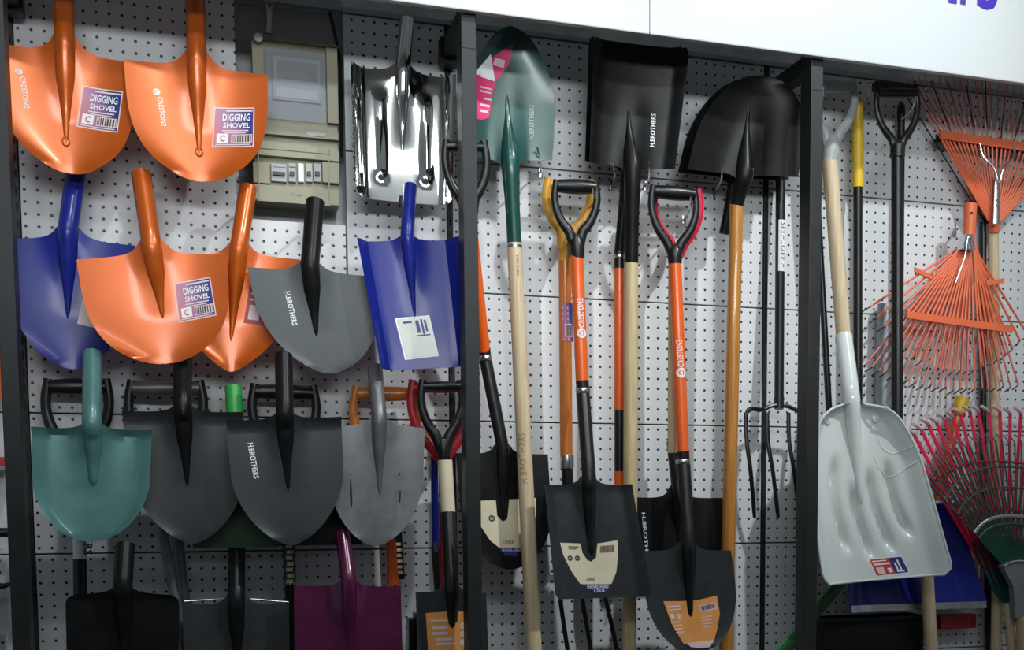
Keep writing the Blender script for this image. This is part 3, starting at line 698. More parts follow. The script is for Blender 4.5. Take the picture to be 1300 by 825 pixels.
# ---------------- left bay: long tools behind the heads
GL = 'D-handled tools behind the shovel heads'
def dtool(name, label, tl, tr, apex, neck, end, d, m_sh, mg=BLKPL, my=BLKPL, r=.011, de=None, cat='shovel', grp=GL, **kw):
    t = Tool(name, label, cat, end, de or d, grp)
    dgrip(t, tl, tr, apex, neck, d, d, mg, my, **kw)
    handle(t, 'shaft', m_sh, (lerp(neck[0], end[0], -.03), lerp(neck[1], end[1], -.03)), end, d, de or d, r)
    return t
t = dtool('long_handled_tool', 'black D-handled tool behind the teal head, white sticker on its shaft', (62, 491), (134, 491), (99, 575), (100, 605), (103, 835), .055, BLKPL, rbar=.0165, de=.055, r=.0135)
A, B = t.w(100, 605, .055), t.w(103, 835, .055); cy = Cyl(t, A, B, .0135)
q = [(92, 615), (109, 615), (110, 709), (93, 709)]; s_ = t.part('sticker', cy.quad(q, .0006), WHITEPR); t.part('lettering', cy.text('H.BROTHERS', (106, 622), (107, 704), 10, .0014), DARKPR, s_)
t = dtool('long_handled_tool', 'grey D-handled tool behind the first charcoal head', (168, 493), (253, 493), (212, 580), (216, 605), (243, 835), .06, STEELG, mg=STEELG, my=BLKPL, rbar=.0170, de=.05, r=.0115)
t = Tool('steel_rod', 'dark grey steel handle leaning beside another below the charcoal head', 'handle', (236, 835), .09, GL); handle(t, 'shaft', STEELG, (193, 600), (236, 835), .10, .09, .0105)
t = dtool('long_handled_tool', 'black D-handled tool behind the white-lettered charcoal head, gold patterned band', (324, 497), (397, 499), (362, 580), (363, 605), (372, 835), .055, BLKPL, rbar=.0165, de=.055, r=.0125)
A, B = t.w(363, 605, .055), t.w(372, 835, .055); cy = Cyl(t, A, B, .0125)
q = [(361, 690), (373, 690), (374, 742), (362, 742)]; s_ = t.part('sticker', cy.quad(q, .0006), DARKPR)
for k in range(7): t.part('gold_link', cy.quad(q, .0012, 2, None, .2 if k % 2 else .1, .9 if k % 2 else .8, k/7+.01, k/7+.10), CREAM, s_)
t.part('print_line', cy.quad(q, .0012, 2, None, .05, .95, .93, .99), CREAM, s_)
t = dtool('long_handled_tool', 'orange D-handled tool behind the grey slotted head', (453, 500), (527, 500), (489, 578), (490, 605), (500, 742), .056, ORPLAST, mg=ORVARN, my=ORVARN, rbar=.0160, r=.0115)
t.part('shaft_flare', MB().tube([t.w(497, 700, .056), t.w(498, 730, .056), t.w(500, 742, .056)], [.0116, .0125, .0165], 14), ORPLAST)
t = Tool('long_handled_tool', 'black handle with gold patterned band beside the orange handle', 'handle', (509, 742), .03, GL); handle(t, 'shaft', BLKPL, (500, 600), (509, 735), .03, .03, .0095)
A, B = t.w(500, 600, .03), t.w(509, 735, .03); cy = Cyl(t, A, B, .0095)
q = [(501, 688), (510, 688), (512, 731), (503, 731)]
for k in range(6): t.part('gold_link', cy.quad(q, .0012, 2, None, .2 if k % 2 else .1, .9 if k % 2 else .8, k/6+.01, k/6+.10), CREAM)
t = Tool('long_handled_tool', 'narrow blue handled tool beside the cream-sleeved shovel', 'tool', (557, 760), .07, GL); handle(t, 'shaft', BLUE, (551, 560), (553, 694), .05, .05, .0085); handle(t, 'lower_shaft', BLKPL, (553, 694), (557, 750), .05, .05, .0105)
t.part('tip_plate', MB().box(tuple(t.w(551, 700, .063)), tuple(t.w(556, 688, .063)+Vector((0, .002, 0)))), SILVER, smooth=False)
t = dtool('long_handled_tool', 'red D-handled tool just behind the black D grip at the middle post', (525, 492), (592, 492), (562, 572), (562, 590), (566, 835), .088, REDDK, mg=REDPL, my=REDDK, rbar=.012, rarm=.011, r=.010)
# cream sleeved shovel with orange label
t = Tool('shovel', 'black D-handled shovel with cream sleeve and orange label beside middle post', 'shovel', (574, 860), .17)
dgrip(t, (537, 490), (584, 490), (562, 556), (564, 584), .12, .12, BLKPL, BLKPL, rbar=.0105, rarm=.0100, rneck=.0135)
handle(t, 'sleeve', CREAM, (565, 584), (569, 651), .12, .125, .0165)
bl = Blade(t, (572, 752), (576, 860), (529, 800), (618, 800), .16, .17, kind='sq', t0=.9, rc=.1, fil=.02, fw=.028, dish=.008, flare=.014, drop=.0)
t.part('blade', bl.sheet(), CHAR); t.part('socket', bl.frog((569, 651), (574, 797), .0168, .125, open_top=0, mid=.75, tipr=.4), BLKPL)
q = bl.patch([(540, 778), (566, 776), (569, 792), (574, 798), (580, 790), (581, 776), (608, 775), (606, 825), (596, 850), (556, 850), (543, 825)], .0012); s_ = t.part('label_card', q, ORLAB)
c4 = [(540, 778), (608, 775), (604, 850), (546, 850)]
t.part('lettering', lines(bl, c4, [(.08, .4, .12, .05), (.1, .4, .24, .05), (.1, .4, .34, .05), (.15, .5, .45, .04), (.15, .55, .53, .04)]), PINKPR, s_)
for yy in (794, 805, 815): t.part('symbol', emblem(bl, 588, yy, 4), WHITEPR, s_)
t = Tool('tool_block', 'small black block with a reddish end at the foot of the cream-sleeved shovel', 'block', (527, 830), .12)
t.part('body', MB().prism([t.w(519, 786, .12), t.w(527, 786, .12), t.w(527, 779, .12), t.w(535, 779, .12), t.w(535, 830, .12), t.w(519, 830, .12)], (0, .04, 0)), BLKPL, smooth=False)
t.part('end_cap', MB().box(tuple(t.w(530, 824, .125)), tuple(t.w(537, 810, .125)+Vector((0, .02, 0))), .001), REDDK, smooth=False)

# ---------------- left of the left post
t, b = head('digging_shovel', 'orange-red square blade cut off by the left picture edge', ORPLAST, (-40, 300), (-38, 345), (-36, 506), (-38, 440), (-92, 400), (11, 400), .06, .08, .016, .05, grp=None, kind='sq', t0=.9, rc=.08, wb=.97, drop=0, dish=.006, flare=.01)
q = MB().box(tuple(P(-60, 591, .09)), tuple(P(13, 580, .09)+Vector((0, .07, 0))), .002).build('red_tray', REDPR, None, False); tag(q, 'thin red tray edge at the left picture edge', 'tray')
q = MB().tube([P(-40, 676, .06), P(10, 676, .06), P(15, 676, .06)], [.010, .010, .008], 12).build('black_grip', BLKPL); tag(q, 'upper black rubber grip poking in at the left edge', 'grip')
t, b = head('digging_shovel', 'pale grey shovel blade poking in at the lower left edge', GREYPL, (-40, 690), (-38, 742), (-30, 806), (-36, 790), (-90, 760), (17, 756), .06, .07, .014, .05, grp=None, kind='sq', t0=.6, rc=.3, drop=.006, dish=.004, flare=.008)
q = MB().tube([P(-40, 748, .105), P(4, 744, .105), P(17, 740, .105)], [.006, .006, .004], 10).build('black_rod', BLKPL); tag(q, 'lower thin black rod poking in at the left edge', 'rod')

# ================================================================== middle bay
# shovel behind the middle post
t = Tool('shovel', 'orange-shafted black shovel with cream label, running behind the middle post', 'shovel', (650, 722), .10)
dgrip(t, (567, 186), (614, 187), (594, 255), (598, 290), .165, .165, BLKPL, BLKPL, rbar=.0115, rarm=.0100)
handle(t, 'shaft', ORPLAST, (598, 286), (615, 446), .165, .10, .0135)
ring(t, 'ferrule', SILVER, 616.5, 455, .10, .0150, .011)
handle(t, 'collar', BLKPL, (615, 442), (617, 462), .10, .098, .0137)
bl = Blade(t, (637, 576), (648, 723), (582, 640), (698, 640), .09, .10, t0=.5, p=1.9, q=1.8, taper=.03, fil=.03, fw=.026, dish=.006, flare=.012)
t.part('blade', bl.sheet(), BLACK); t.part('socket', bl.frog((617, 460), (641, 661), .0148, .098, open_top=0, mid=.95, tipr=.4), BLKPL)
q = bl.patch([(598, 636), (629, 635), (631, 655), (638, 662), (644, 658), (646, 634), (680, 632), (680, 655), (668, 690), (655, 703), (640, 700), (622, 686), (606, 662)], .0014); s_ = t.part('label_card', q, CREAM)
t.part('print_strip', bl.patch([(632, 695), (662, 695), (655, 706), (642, 705)], .0018, 2), BLUEPR, s_)
t.part('lettering', bl.text('CARE', (638, 690), (652, 690), 4, .002, .0), DARKPR, s_); t.part('lettering', bl.text('SHOVEL-HEAD', (637, 700), (662, 700), 3.5, .0024, .0), WHITEPR, s_)
t.part('symbol', emblem(bl, 624, 658, 4), DARKPR, s_)

# green shovel, blade up
t = Tool('shovel', 'dark green pointed shovel hung blade up with pink tag and pale wooden handle', 'shovel', (678, 830), .15)
bl = Blade(t, (645, 203), (648, 33), (591, 137), (703, 143), .115, .13, t0=.38, p=1.75, q=1.55, taper=.0, top=.97, drop=.0, fil=.03, fw=.024, dish=.016, flare=.018, ts=.75)
t.part('blade', bl.sheet(), GREEN_D); t.part('socket', bl.frog((653, 310), (643, 120), .0165, .125, open_top=0, mid=.8, tipr=.3, sink=.6, sh=1.3), GREEN_D)
handle(t, 'handle', WOODL, (653, 309), (678, 830), .125, .15, .0168, .0185)
ring(t, 'ferrule', SILVER, 653, 313, .125, .0180, .007)
q = bl.patch([(652, 55), (646, 82), (628, 106), (624, 125), (620, 150), (611, 153), (600, 152), (600, 95), (612, 82)], .0016); s_ = t.part('tag_card', q, PINKLAB)
t.part('tag_mark', bl.patch([(600, 96), (622, 70), (628, 104), (609, 99), (609, 96), (622, 98), (619, 82), (606, 97)], .0022, 1), WHITEPR, s_)
t.part('price_print', bl.patch([(628, 74), (641, 77), (639, 87), (625, 83)], .0022, 1), PINKPR, s_)
t.part('lettering', lines(bl, [(608, 106), (628, 110), (622, 150), (608, 148)], [(.05, .8, .1, .05), (.05, .8, .22, .05), (.3, .9, .42, .06), (.05, .8, .62, .07), (.05, .7, .8, .08)]), PINKPR, s_)
t.part('lettering', bl.text('H.BROTHERS', (677, 178), (677, 134), 7), GREYPL, smooth=False)
cy = Cyl(t, t.w(653, 309, .125), t.w(678, 830, .15), .0168, .0185)
t.part('stamped_lettering', cy.text('H.BROTHERS', (667, 614), (664, 550), 8, .0003, .0), mat('burnt_wood_print', (0.33, 0.23, 0.10), .6), smooth=False)
t.part('printed_line', cy.text('MADE IN CHINA', (657, 352), (656, 325), 3, .0003, .0), DARKPR, smooth=False)

# yellow-gripped fork behind
t = Tool('garden_fork', 'yellow D-gripped digging fork with orange handle and purple sticker', 'fork', (740, 850), .07)
dgrip(t, (697, 234), (748, 236), (722, 294), (717, 332), .085, .08, AMBER, AMBER, rbar=.0125, rarm=.0125, rneck=.0155)
handle(t, 'handle', ORVARN, (717, 328), (719, 580), .08, .075, .0150)
ring(t, 'ferrule', SILVER, 720, 586, .075, .0165, .034)
handle(t, 'socket', BLKPL, (720, 595), (724, 690), .075, .07, .0140)
cy = Cyl(t, t.w(717, 328, .08), t.w(719, 580, .075), .0150)
q = [(711, 385), (726, 385), (727, 434), (712, 434)]; s_ = t.part('sticker', cy.quad(q, .0008), STICK); t.part('barcode_field', cy.quad(q, .0012, 4, None, .2, .95, .55, .88), PINKPR, s_); t.part('lettering', lines(cy, q, [(.1, .9, .1, .07), (.1, .9, .25, .07), (.1, .9, .4, .05), (.1, .9, .92, .03)], .0012), PINKPR, s_); t.part('barcode', barcode(cy, q, .25, .9, .58, .85, .0016), DARKPR, s_)
t.part('shoulder', MB().tube(spline([t.w(706, 712, .07), t.w(716, 692, .07), t.w(728, 688, .07), t.w(752, 690, .07), t.w(768, 710, .07)], 5), .0065, 10), BLKPL)
for x0, x1 in ((709, 722), (737, 752), (766, 786)): t.part('tine', MB().tube(spline([t.w(x0-2, 706, .07), t.w(x0+1, 750, .075), t.w(lerp(x0, x1, .6), 800, .08), t.w(x1+4, 860, .075)], 5), .0055, 8, True, .6), BLKPL)

# front shovel, black D grip, orange shaft, cream label
def lettered_shaft(t, a, b, d0, d1, r, e0, e1, em):
    cy = Cyl(t, t.w(*a, d0), t.w(*b, d1), r)
    t.part('lettering', cy.text('CRESTONE', e0, e1, 8, .0006), WHITEPR, smooth=False); t.part('emblem', emblem(cy, *em, 6, .0006), WHITEPR, smooth=False)
t = Tool('shovel', 'black square shovel with cream label on orange white-lettered shaft', 'shovel', (765, 760), .20)
dgrip(t, (707, 236), (755, 238), (731, 297), (733, 328), .135, .135, BLKPL, BLKPL, rbar=.0160, rarm=.0095, rneck=.0160)
handle(t, 'shaft', ORPLAST, (732, 323), (739, 484), .135, .145, .0150)
lettered_shaft(t, (732, 323), (739, 484), .135, .145, .0150, (740, 417), (738, 380), (736.5, 424))
handle(t, 'collar', BLKPL, (739, 483), (740, 494), .145, .145, .0152); ring(t, 'ferrule', SILVER, 740, 496, .145, .0170, .012)
bl = Blade(t, (744, 616), (764, 759), (691, 691), (809, 689), .175, .20, kind='sq', t0=.93, rc=.08, top=.925, wb=1.03, fil=.022, fw=.028, dish=.010, side=.012, flare=.022, ts=.8, lip=.004)
t.part('blade', bl.sheet(), CHAR); t.part('socket', bl.frog((740, 500), (751, 706), .0160, .145, open_top=0, mid=.95, tipr=.45), BLKPL)
q = bl.patch([(710, 689), (736, 690), (739, 702), (745, 711), (750, 713), (756, 708), (757.5, 690), (783, 686), (784, 703), (782, 726), (776, 741), (755, 743), (736, 741), (724, 724), (714, 704)], .0014); s_ = t.part('label_card', q, CREAM)
t.part('print_strip', bl.patch([(737, 741.5), (776, 741.5), (768, 752), (754, 752)], .0016, 2), BLUEPR, s_)
t.part('lettering', bl.text('SHOVEL-HEAD', (745, 747), (772, 746.5), 4, .0022, .01), WHITEPR, s_); t.part('lettering', bl.text('1.2KG', (754, 752), (767, 751.5), 3.5, .0022, .01), WHITEPR, s_)
t.part('lettering', bl.text('CARE', (744, 737), (755, 737), 4, .0022, .0), DARKPR, s_)
for x in (723, 732.5): t.part('symbol', emblem(bl, x, 708.5, 3.2, .0022), DARKPR, s_)
c4 = [(760, 692), (780, 690), (780, 704), (760, 705)]; t.part('barcode', barcode(bl, c4, .05, .95, .1, .75), DARKPR, s_)
t.part('lettering', lines(bl, [(714, 692), (735, 693), (735, 702), (716, 702)], [(.3, .95, .1, .12), (.3, .8, .4, .1)]), DARKPR, s_)

# black square shovels, blades up
def square_up(label, dx, dy, d, m_h, r, **kw):
    t = Tool('shovel', label, 'shovel', kw['end'], d, None)
    bl = Blade(t, (799+dx, 212+dy), (811+dx, 57+dy), (744+dx, 124+dy), (860+dx, 136+dy), d, d+.02, kind='sq', t0=.93, rc=.06, top=.93, wb=1.03, fil=.02, fw=.024, dish=.010, side=.016, flare=.02, ts=.7, drop=.0)
    t.part('blade', bl.sheet(), BLACK)
    t.part('socket', bl.frog(kw['sock'], (797+dx, 137+dy), r, d, open_top=0, mid=.85, tipr=.2, sink=.5, sh=1.3), BLACK)
    return t, bl
t, bl = square_up('black square shovel hung blade up with straight pale wooden handle', 0, 0, .12, WOODY, .0165, end=(799, 835), sock=(801.5, 334))
handle(t, 'handle', WOODY, (801.5, 333), (799, 835), .12, .12, .0165, .0172)
t.part('lettering', bl.text('H.BROTHERS', (830, 187), (832, 145), 6.5), WHITEPR, smooth=False)
t, bl = square_up('second black square shovel on thin orange shaft, hidden behind the first', -6, -1, .072, ORPLAST, .0125, end=(786, 615), sock=(786, 322))
ring(t, 'ferrule', SILVER, 786, 326, .085, .0135, .009); handle(t, 'collar', BLKPL, (786, 320), (786, 341), .085, .085, .0122)
handle(t, 'shaft', ORPLAST, (786, 340), (786, 521), .085, .085, .0118); handle(t, 'grip_sleeve', BLKPL, (786, 520), (786, 598), .085, .085, .0115); handle(t, 'end_cap', ORPLAST, (786, 598), (786, 615), .085, .085, .0118)

# shovel with red grip behind, its square blade lettered
t = Tool('shovel', 'red-gripped black shovel whose lettered square blade shows behind the orange label', 'shovel', (865, 700), .12)
dgrip(t, (832, 246), (885, 248), (859, 310), (857, 336), .105, .10, REDPL, REDPL, rbar=.011, rarm=.0115)
handle(t, 'shaft', WOODL, (856, 330), (855, 575), .10, .10, .0145)
bl = Blade(t, (858, 632), (866, 699), (808, 660), (920, 660), .082, .090, kind='sq', t0=.8, rc=.06, top=1.0, wb=.97, fil=.04, fw=.026, dish=.012, side=.010, flare=.016)
t.part('blade', bl.sheet(), BLACK); t.part('socket', bl.frog((854, 560), (864, 690), .0158, .09, open_top=0, mid=.9, tipr=.5), BLKPL)
t.part('lettering', bl.text('H.BROTHERS', (812, 651), (817, 718), 6, .002), mat('pale_blue_print', (0.55, 0.68, 0.74), .4), smooth=False)
# front one with orange label
t = Tool('shovel', 'black round-point shovel with orange label on orange white-lettered shaft', 'shovel', (882, 830), .19)
dgrip(t, (830, 243), (881, 247), (856, 310), (857, 335), .135, .135, BLKPL, BLKPL, rbar=.0160, rarm=.0095, rneck=.0160)
handle(t, 'shaft', ORPLAST, (857, 331), (867, 575), .135, .15, .0150)
lettered_shaft(t, (857, 331), (867, 575), .135, .15, .0150, (865.5, 467), (863, 432), (862.5, 474))
handle(t, 'collar', BLKPL, (867, 573), (867.5, 583), .15, .15, .0153); ring(t, 'ferrule', SILVER, 867, 586, .15, .0175, .011)
bl = Blade(t, (870, 699), (882, 829), (817, 751), (932, 749), .17, .19, t0=.35, p=2.1, q=2.0, taper=.0, fil=.03, fw=.03, dish=.012, flare=.022, ts=.8, top=.97, drop=.0)
t.part('blade', bl.sheet(), CHAR); t.part('socket', bl.frog((867.5, 590), (876, 783), .0168, .15, open_top=0, mid=.9, tipr=.42), BLKPL)
q = bl.patch([(841, 763), (862, 763), (866, 779), (872, 785), (878, 786), (882, 779), (882, 762), (909, 756), (912.5, 779), (909, 799), (904, 816), (887, 822), (867, 817), (852, 792)], .0016); s_ = t.part('label_card', q, ORLAB)
t.part('print_strip', bl.patch([(872, 816), (904, 812), (900, 821), (888, 823), (876, 821)], .0022, 2), PINKPR, s_)
c4 = [(887, 769), (907, 764), (909, 773), (889, 777)]; t.part('barcode_field', bl.quad(c4, .002, 2), PINKPR, s_); t.part('barcode', barcode(bl, c4, .08, .92, .1, .8, .0026), DARKPR, s_)
c4 = [(843, 768), (864, 766), (872, 805), (854, 808)]; t.part('lettering', lines(bl, c4, [(.1, .9, .04, .06), (.2, .9, .15, .04), (.1, .8, .55, .04), (.15, .8, .66, .04), (.2, .8, .77, .04), (.25, .8, .88, .04)]), PINKPR, s_)
c4 = [(886, 782), (907, 778), (908, 800), (890, 802)]; t.part('lettering', lines(bl, c4, [(.1, .8, .1, .06), (.1, .8, .3, .06), (.15, .8, .5, .06), (.2, .8, .7, .06)]), PINKPR, s_)
for x in (852, 861): t.part('symbol', emblem(bl, x, 782.5, 3.2, .0024), WHITEPR, s_)

# black round shovels, blades up
def round_up(label, dx, dy, d, sock, r, end, **kw):
    t = Tool('shovel', label, 'shovel', end, d)
    bl = Blade(t, (938+dx, 221+dy), (965+dx, 96+dy), (866+dx, 175+dy), (1006+dx, 186+dy), d, d+.02, t0=.22, p=2.1, q=2.0, taper=.03, top=1.0, fil=.02, fw=.026, dish=.014, flare=.018, ts=.9, drop=.0)
    t.part('blade', bl.sheet(), BLACK); t.part('socket', bl.frog(sock, (948+dx, 130+dy), r, d, open_top=0, mid=.85, tipr=.2, sink=.5, sh=1.3), BLACK)
    return t, bl
t, bl = round_up('black round shovel hung blade up with amber varnished handle', 3, 0, .13, (935, 261), .0165, (921, 835))
handle(t, 'handle', WOODV, (935, 260), (921, 835), .13, .132, .0165, .0172)
t, bl = round_up('second black round shovel behind, its black socket showing left of the amber handle', -9, 4, .068, (919, 297), .0125, (919, 297))

# pitchfork
t = Tool('pitchfork', 'black pitchfork hung with tines down, white lettered sticker on shaft', 'pitchfork', (970, 657), .09)
handle(t, 'shaft', BLKPL, (991, 208), (989, 512), .035, .08, .0120)
cy = Cyl(t, t.w(991, 208, .035), t.w(989, 512, .08), .0120)
q = [(986.5, 280), (997, 281), (996.5, 346), (986, 345)]; s_ = t.part('sticker', cy.quad(q, .0006), WHITEPR); t.part('lettering', cy.text('H.BROTHERS', (995.5, 342), (996, 284), 8, .0012, .0), DARKPR, s_)
dgrip(t, (972, 148), (1010, 150), (991, 192), (991, 214), .035, .035, BLKPL, BLKPL, rbar=.011, rarm=.0100)
t.part('crossbar', MB().tube(spline([t.w(947, 527, .085), t.w(952, 519, .085), t.w(968, 520, .085), t.w(980, 515, .085), t.w(998, 515, .085), t.w(1012, 521, .085), t.w(1026, 523, .085), t.w(1031, 530, .085)], 4), .0055, 8), BLKPL)
t.part('tang', MB().tube([t.w(989, 505, .08), t.w(989, 519, .085)], [.0135, .0115], 12), BLKPL)
for x0, x1, x2 in ((947, 950, 958), (974, 977, 988), (1001, 1004, 1015), (1031, 1032, 1042)):
    t.part('tine', MB().tube(spline([t.w(x0, 524, .085), t.w(x0+1, 560, .10), t.w(lerp(x1, x2, .4), 600, .105), t.w(x2, 657, .09)], 5), [.0058]*15+[.0048], 8, True, .6), BLKPL)

# ================================================================== right bay
t = Tool('scoop_shovel', 'large pale grey plastic scoop shovel with wooden shaft and grey D grip', 'shovel', (1128, 735), .16)
dgrip(t, (1032, 108), (1082, 109), (1057, 171), (1053, 206), .10, .10, GREYPL, GREYPL, rbar=.0165, rarm=.0110, rneck=.0195)
handle(t, 'shaft', WOODL, (1053, 201), (1071, 428), .10, .11, .0195, .0190)
def grooves(s, tt):
    h = 0.0
    for c, a, z in ((-.52, .26, .86), (-.14, .42, .90), (.24, .34, .88), (.62, .30, .80)):
        h += -.024*math.exp(-((s-c*lerp(.55, 1.0, tt)-.05*math.sin(9*tt))/.062)**2)*sstep(a, a+.15, tt)*(1-sstep(z-.10, z, tt))
    return h
bl = Blade(t, (1075, 513), (1114, 735), (1038, 662), (1198, 651), .14, .160, kind='sq', drop=.004, fil=.004, fw=.022, dish=.026, side=.024, flare=.016, ts=.75, extra=grooves, curl=.04, bow=.0)
bl.wd = lambda tt: bl.W*float(np.interp(tt, (0, .008, .02, .035, .054, .10, .163, .25, .34, .55, .75, .93, .965, .985, 1), (.08, .20, .32, .42, .50, .61, .70, .785, .85, .92, .965, 1.0, .985, .96, .90)))
t.part('blade', bl.sheet(48, 44, .003), WHITEPL)
rim = MB()
for sg in (-1, 1):
    rim.tube([bl.at(sg*bl.wd(k/30)*.995, k/30*bl.L, .001) for k in range(1, 31)], .0030, 8)
rim.tube([bl.at(bl.wd(1)*k/10, bl.L, .001) for k in range(-10, 11)], .0030, 8); rim.tube([bl.at(bl.wd(.033)*k/10, .033*bl.L*(k/10)**2+.002, .001) for k in range(-10, 11)], .0030, 8)
t.part('rim', rim, WHITEPL)
t.part('socket', bl.frog((1071, 426), (1094, 640), .0215, .11, open_top=0, mid=.85, tipr=.4, sink=.3), WHITEPL)
ring(t, 'socket_collar', WHITEPL, 1071.5, 431, .11, .0225, .016, (t.w(1071, 426, .11)-t.w(1078, 500, .12)).normalized())
for px, py in ((1046, 534), (1108, 531)):
    u0, v0 = bl.uv(px, py); q = bl.at(u0, v0); t.part('boss', MB().tube([q-bl.n*.002, q+bl.n*.004, q+bl.n*.007], [.0125, .011, .005], 14, True, 1, (0, 0, 1)), WHITEPL)
for poly, m in (([(1112, 548), (1116, 566), (1130, 576), (1148, 568)], WHITEPL), ([(1108, 578), (1116, 596), (1132, 605), (1156, 584)], WHITEPL)):
    pts = spline([Vector((*bl.uv(*p), 0)) for p in poly], 6); t.part('pressed_rib', MB().tube([bl.at(p.x, p.y, .0005) for p in pts], .0022, 8), m)
c4 = [(1099, 709), (1141, 705), (1150, 727), (1109, 732)]
s_ = t.part('sticker', bl.quad(c4, .0016), WHITEPR); t.part('sticker_face', bl.quad(c4, .0020, 6, None, .03, .60, .06, .94), REDPR, s_); t.part('sticker_face', bl.quad(c4, .0020, 6, None, .58, .97, .06, .94), BLUEPR, s_)
t.part('lettering', lines(bl, c4, [(.08, .56, .30, .10), (.08, .5, .15, .06)], .0026), WHITEPR, s_); t.part('recycling_mark', bl.quad(c4, .0026, 2, None, .10, .32, .52, .88), PINKPR, s_)
t.part('symbol', lines(bl, c4, [(.68, .73, .35, .5), (.78, .83, .2, .6), (.66, .88, .8, .07), (.42, .54, .6, .25)], .0026), WHITEPR, s_)

# poles
t = Tool('long_pole', 'thin black pole leaning behind the pale scoop shovel', 'pole', (1057, 600), .05); handle(t, 'shaft', BLKPL, (1030, 120), (1057, 600), .05, .06, .0085)
t = Tool('long_pole', 'black pole with yellow rubber grip hung by its end', 'pole', (1089, 620), .06); handle(t, 'shaft', BLKPL, (1089, 230), (1089, 620), .06, .06, .0120)
handle(t, 'grip', YELPL, (1089, 129), (1089, 238), .06, .06, .0145); t.part('hanging_eye', MB().tube([t.w(1089, 122, .06), t.w(1089, 129, .06)], [.007, .0125], 12), YELPL)
t = Tool('long_pole', 'black pole with D grip hung beside the orange rakes', 'pole', (1139, 556), .145)
dgrip(t, (1115, 118), (1162, 118), (1140, 178), (1139, 200), .14, .14, BLKPL, BLKPL, rbar=.0120, rarm=.0085, rneck=.0170)
t.part('grip_rail', MB().box(tuple(t.w(1112, 114, .145)), tuple(t.w(1166, 109, .145)+Vector((0, .022, 0))), .002), BLKPL, smooth=False)
for k in range(6): t.part('grip_tooth', MB().box(tuple(t.w(1113+k*10, 109, .144)), tuple(t.w(1115.5+k*10, 106, .144)+Vector((0, .012, 0)))), BLKPL, smooth=False)
ring(t, 'collar', BLKPL, 1139, 198, .14, .0195, .008)
handle(t, 'shaft', BLKPL, (1139, 196), (1139, 556), .14, .145, .0150)
t = Tool('long_pole', 'slim black pole tip seen through the black D grip', 'pole', (1143, 640), .03); handle(t, 'shaft', BLKPL, (1144, 134), (1140, 640), .03, .03, .0105); t.part('tip', MB().tube([t.w(1144, 129, .03), t.w(1144, 135, .03)], [.004, .0105], 12), BLKPL)
t = Tool('long_pole', 'grey galvanised tube standing left of the black D-grip pole', 'pole', (1119, 630), .04); handle(t, 'shaft', PIPE, (1124, 386), (1119, 630), .035, .035, .0215)

# ---------------- rakes
def rake(name, label, hub, tips, n, d, m, m2, hw, rad, bars, dt=None, bend=(0, 8), bd=.02, mt=None, kink=0.0, grp='leaf rakes in the right bay', cat='rake', flat=1.0, barm=None, barr=.0045, split=None, base=None, trange=(0, 1), rad2=None):
    """fan rake: hub px, tips = three px points (left, middle, right) of the tine tips"""
    t = Tool(name, label, cat, base or hub, d, grp); dt = d if dt is None else dt
    L0, M0, R0 = [Vector((x, y, 0)) for x, y in tips]
    def tip(u): return L0*(1-u)*(1-2*u)+M0*4*u*(1-u)+R0*u*(2*u-1)
    pxbar = [b for b in bars if isinstance(b[0], tuple)]
    for i in range(n):
        u = lerp(trange[0], trange[1], i/(n-1)); tp = tip(u); tp.x += random.uniform(-1, 1); tp.y += random.uniform(-1.5, 1.5)
        h0 = Vector((hub[0]+(u-.5)*hw, hub[1], 0)); f = (tp-h0); fn = f.normalized()
        A = t.w(h0.x, h0.y, d); B = t.w(tp.x, tp.y, dt); cut = split or 1.0
        if pxbar and split:                       # colour changes where the tine passes under the main bar
            (x0, y0), (x1, y1) = pxbar[0][0], pxbar[0][1]; k = (y1-y0)/(x1-x0)
            den = f.y-k*f.x; cut = min(.9, max(.3, (y0+k*(h0.x-x0)-h0.y)/den)) if abs(den) > 1e-3 else split
        K = A.lerp(B, cut)
        mb = MB().tube([A, A.lerp(K, .5), K], rad, 6, True, flat)
        o = t.part('tine', mb, m)
        if cut < 1: t.part('tine_end', MB().tube([K, K.lerp(B, .5), B], rad2 or rad*.85, 6, True, flat), m2, o)
        e1 = t.w(tp.x+bend[0]+fn.x*2, tp.y+bend[1]+fn.y*2, dt+bd)
        t.part('tine_tip', MB().tube([B, B.lerp(e1, .55)+Vector((0, -bd*.1, 0)), e1], (rad2 or rad)*.8, 6, True), mt or m2, o)
    for bi in bars:
        if isinstance(bi[0], tuple):
            (x0, y0), (x1, y1), mm, hp, dd = bi
            q = [t.w(x0, y0-hp/2, dd), t.w(x1, y1-hp/2, dd), t.w(x1, y1+hp/2, dd), t.w(x0, y0+hp/2, dd)]
            t.part('cross_bar', MB().prism(q, (0, .006, 0)), mm, smooth=False); continue
        fr, bm_ = bi[0], bi[1]; u0, u1 = (bi[2] if len(bi) > 2 else (0, 1)); rr = bi[3] if len(bi) > 3 else barr; fl = bi[4] if len(bi) > 4 else 1.0
        pts = []
        for k in range(17):
            u = lerp(lerp(trange[0], trange[1], u0), lerp(trange[0], trange[1], u1), k/16); tp = tip(u); h0 = Vector((hub[0]+(u-.5)*hw, hub[1], 0)); q = h0.lerp(tp, fr)
            pts.append(t.w(q.x, q.y, lerp(d, dt, fr)+.004))
        t.part('cross_bar', MB().tube(pts, rr, 8, True, fl), bm_)
    return t
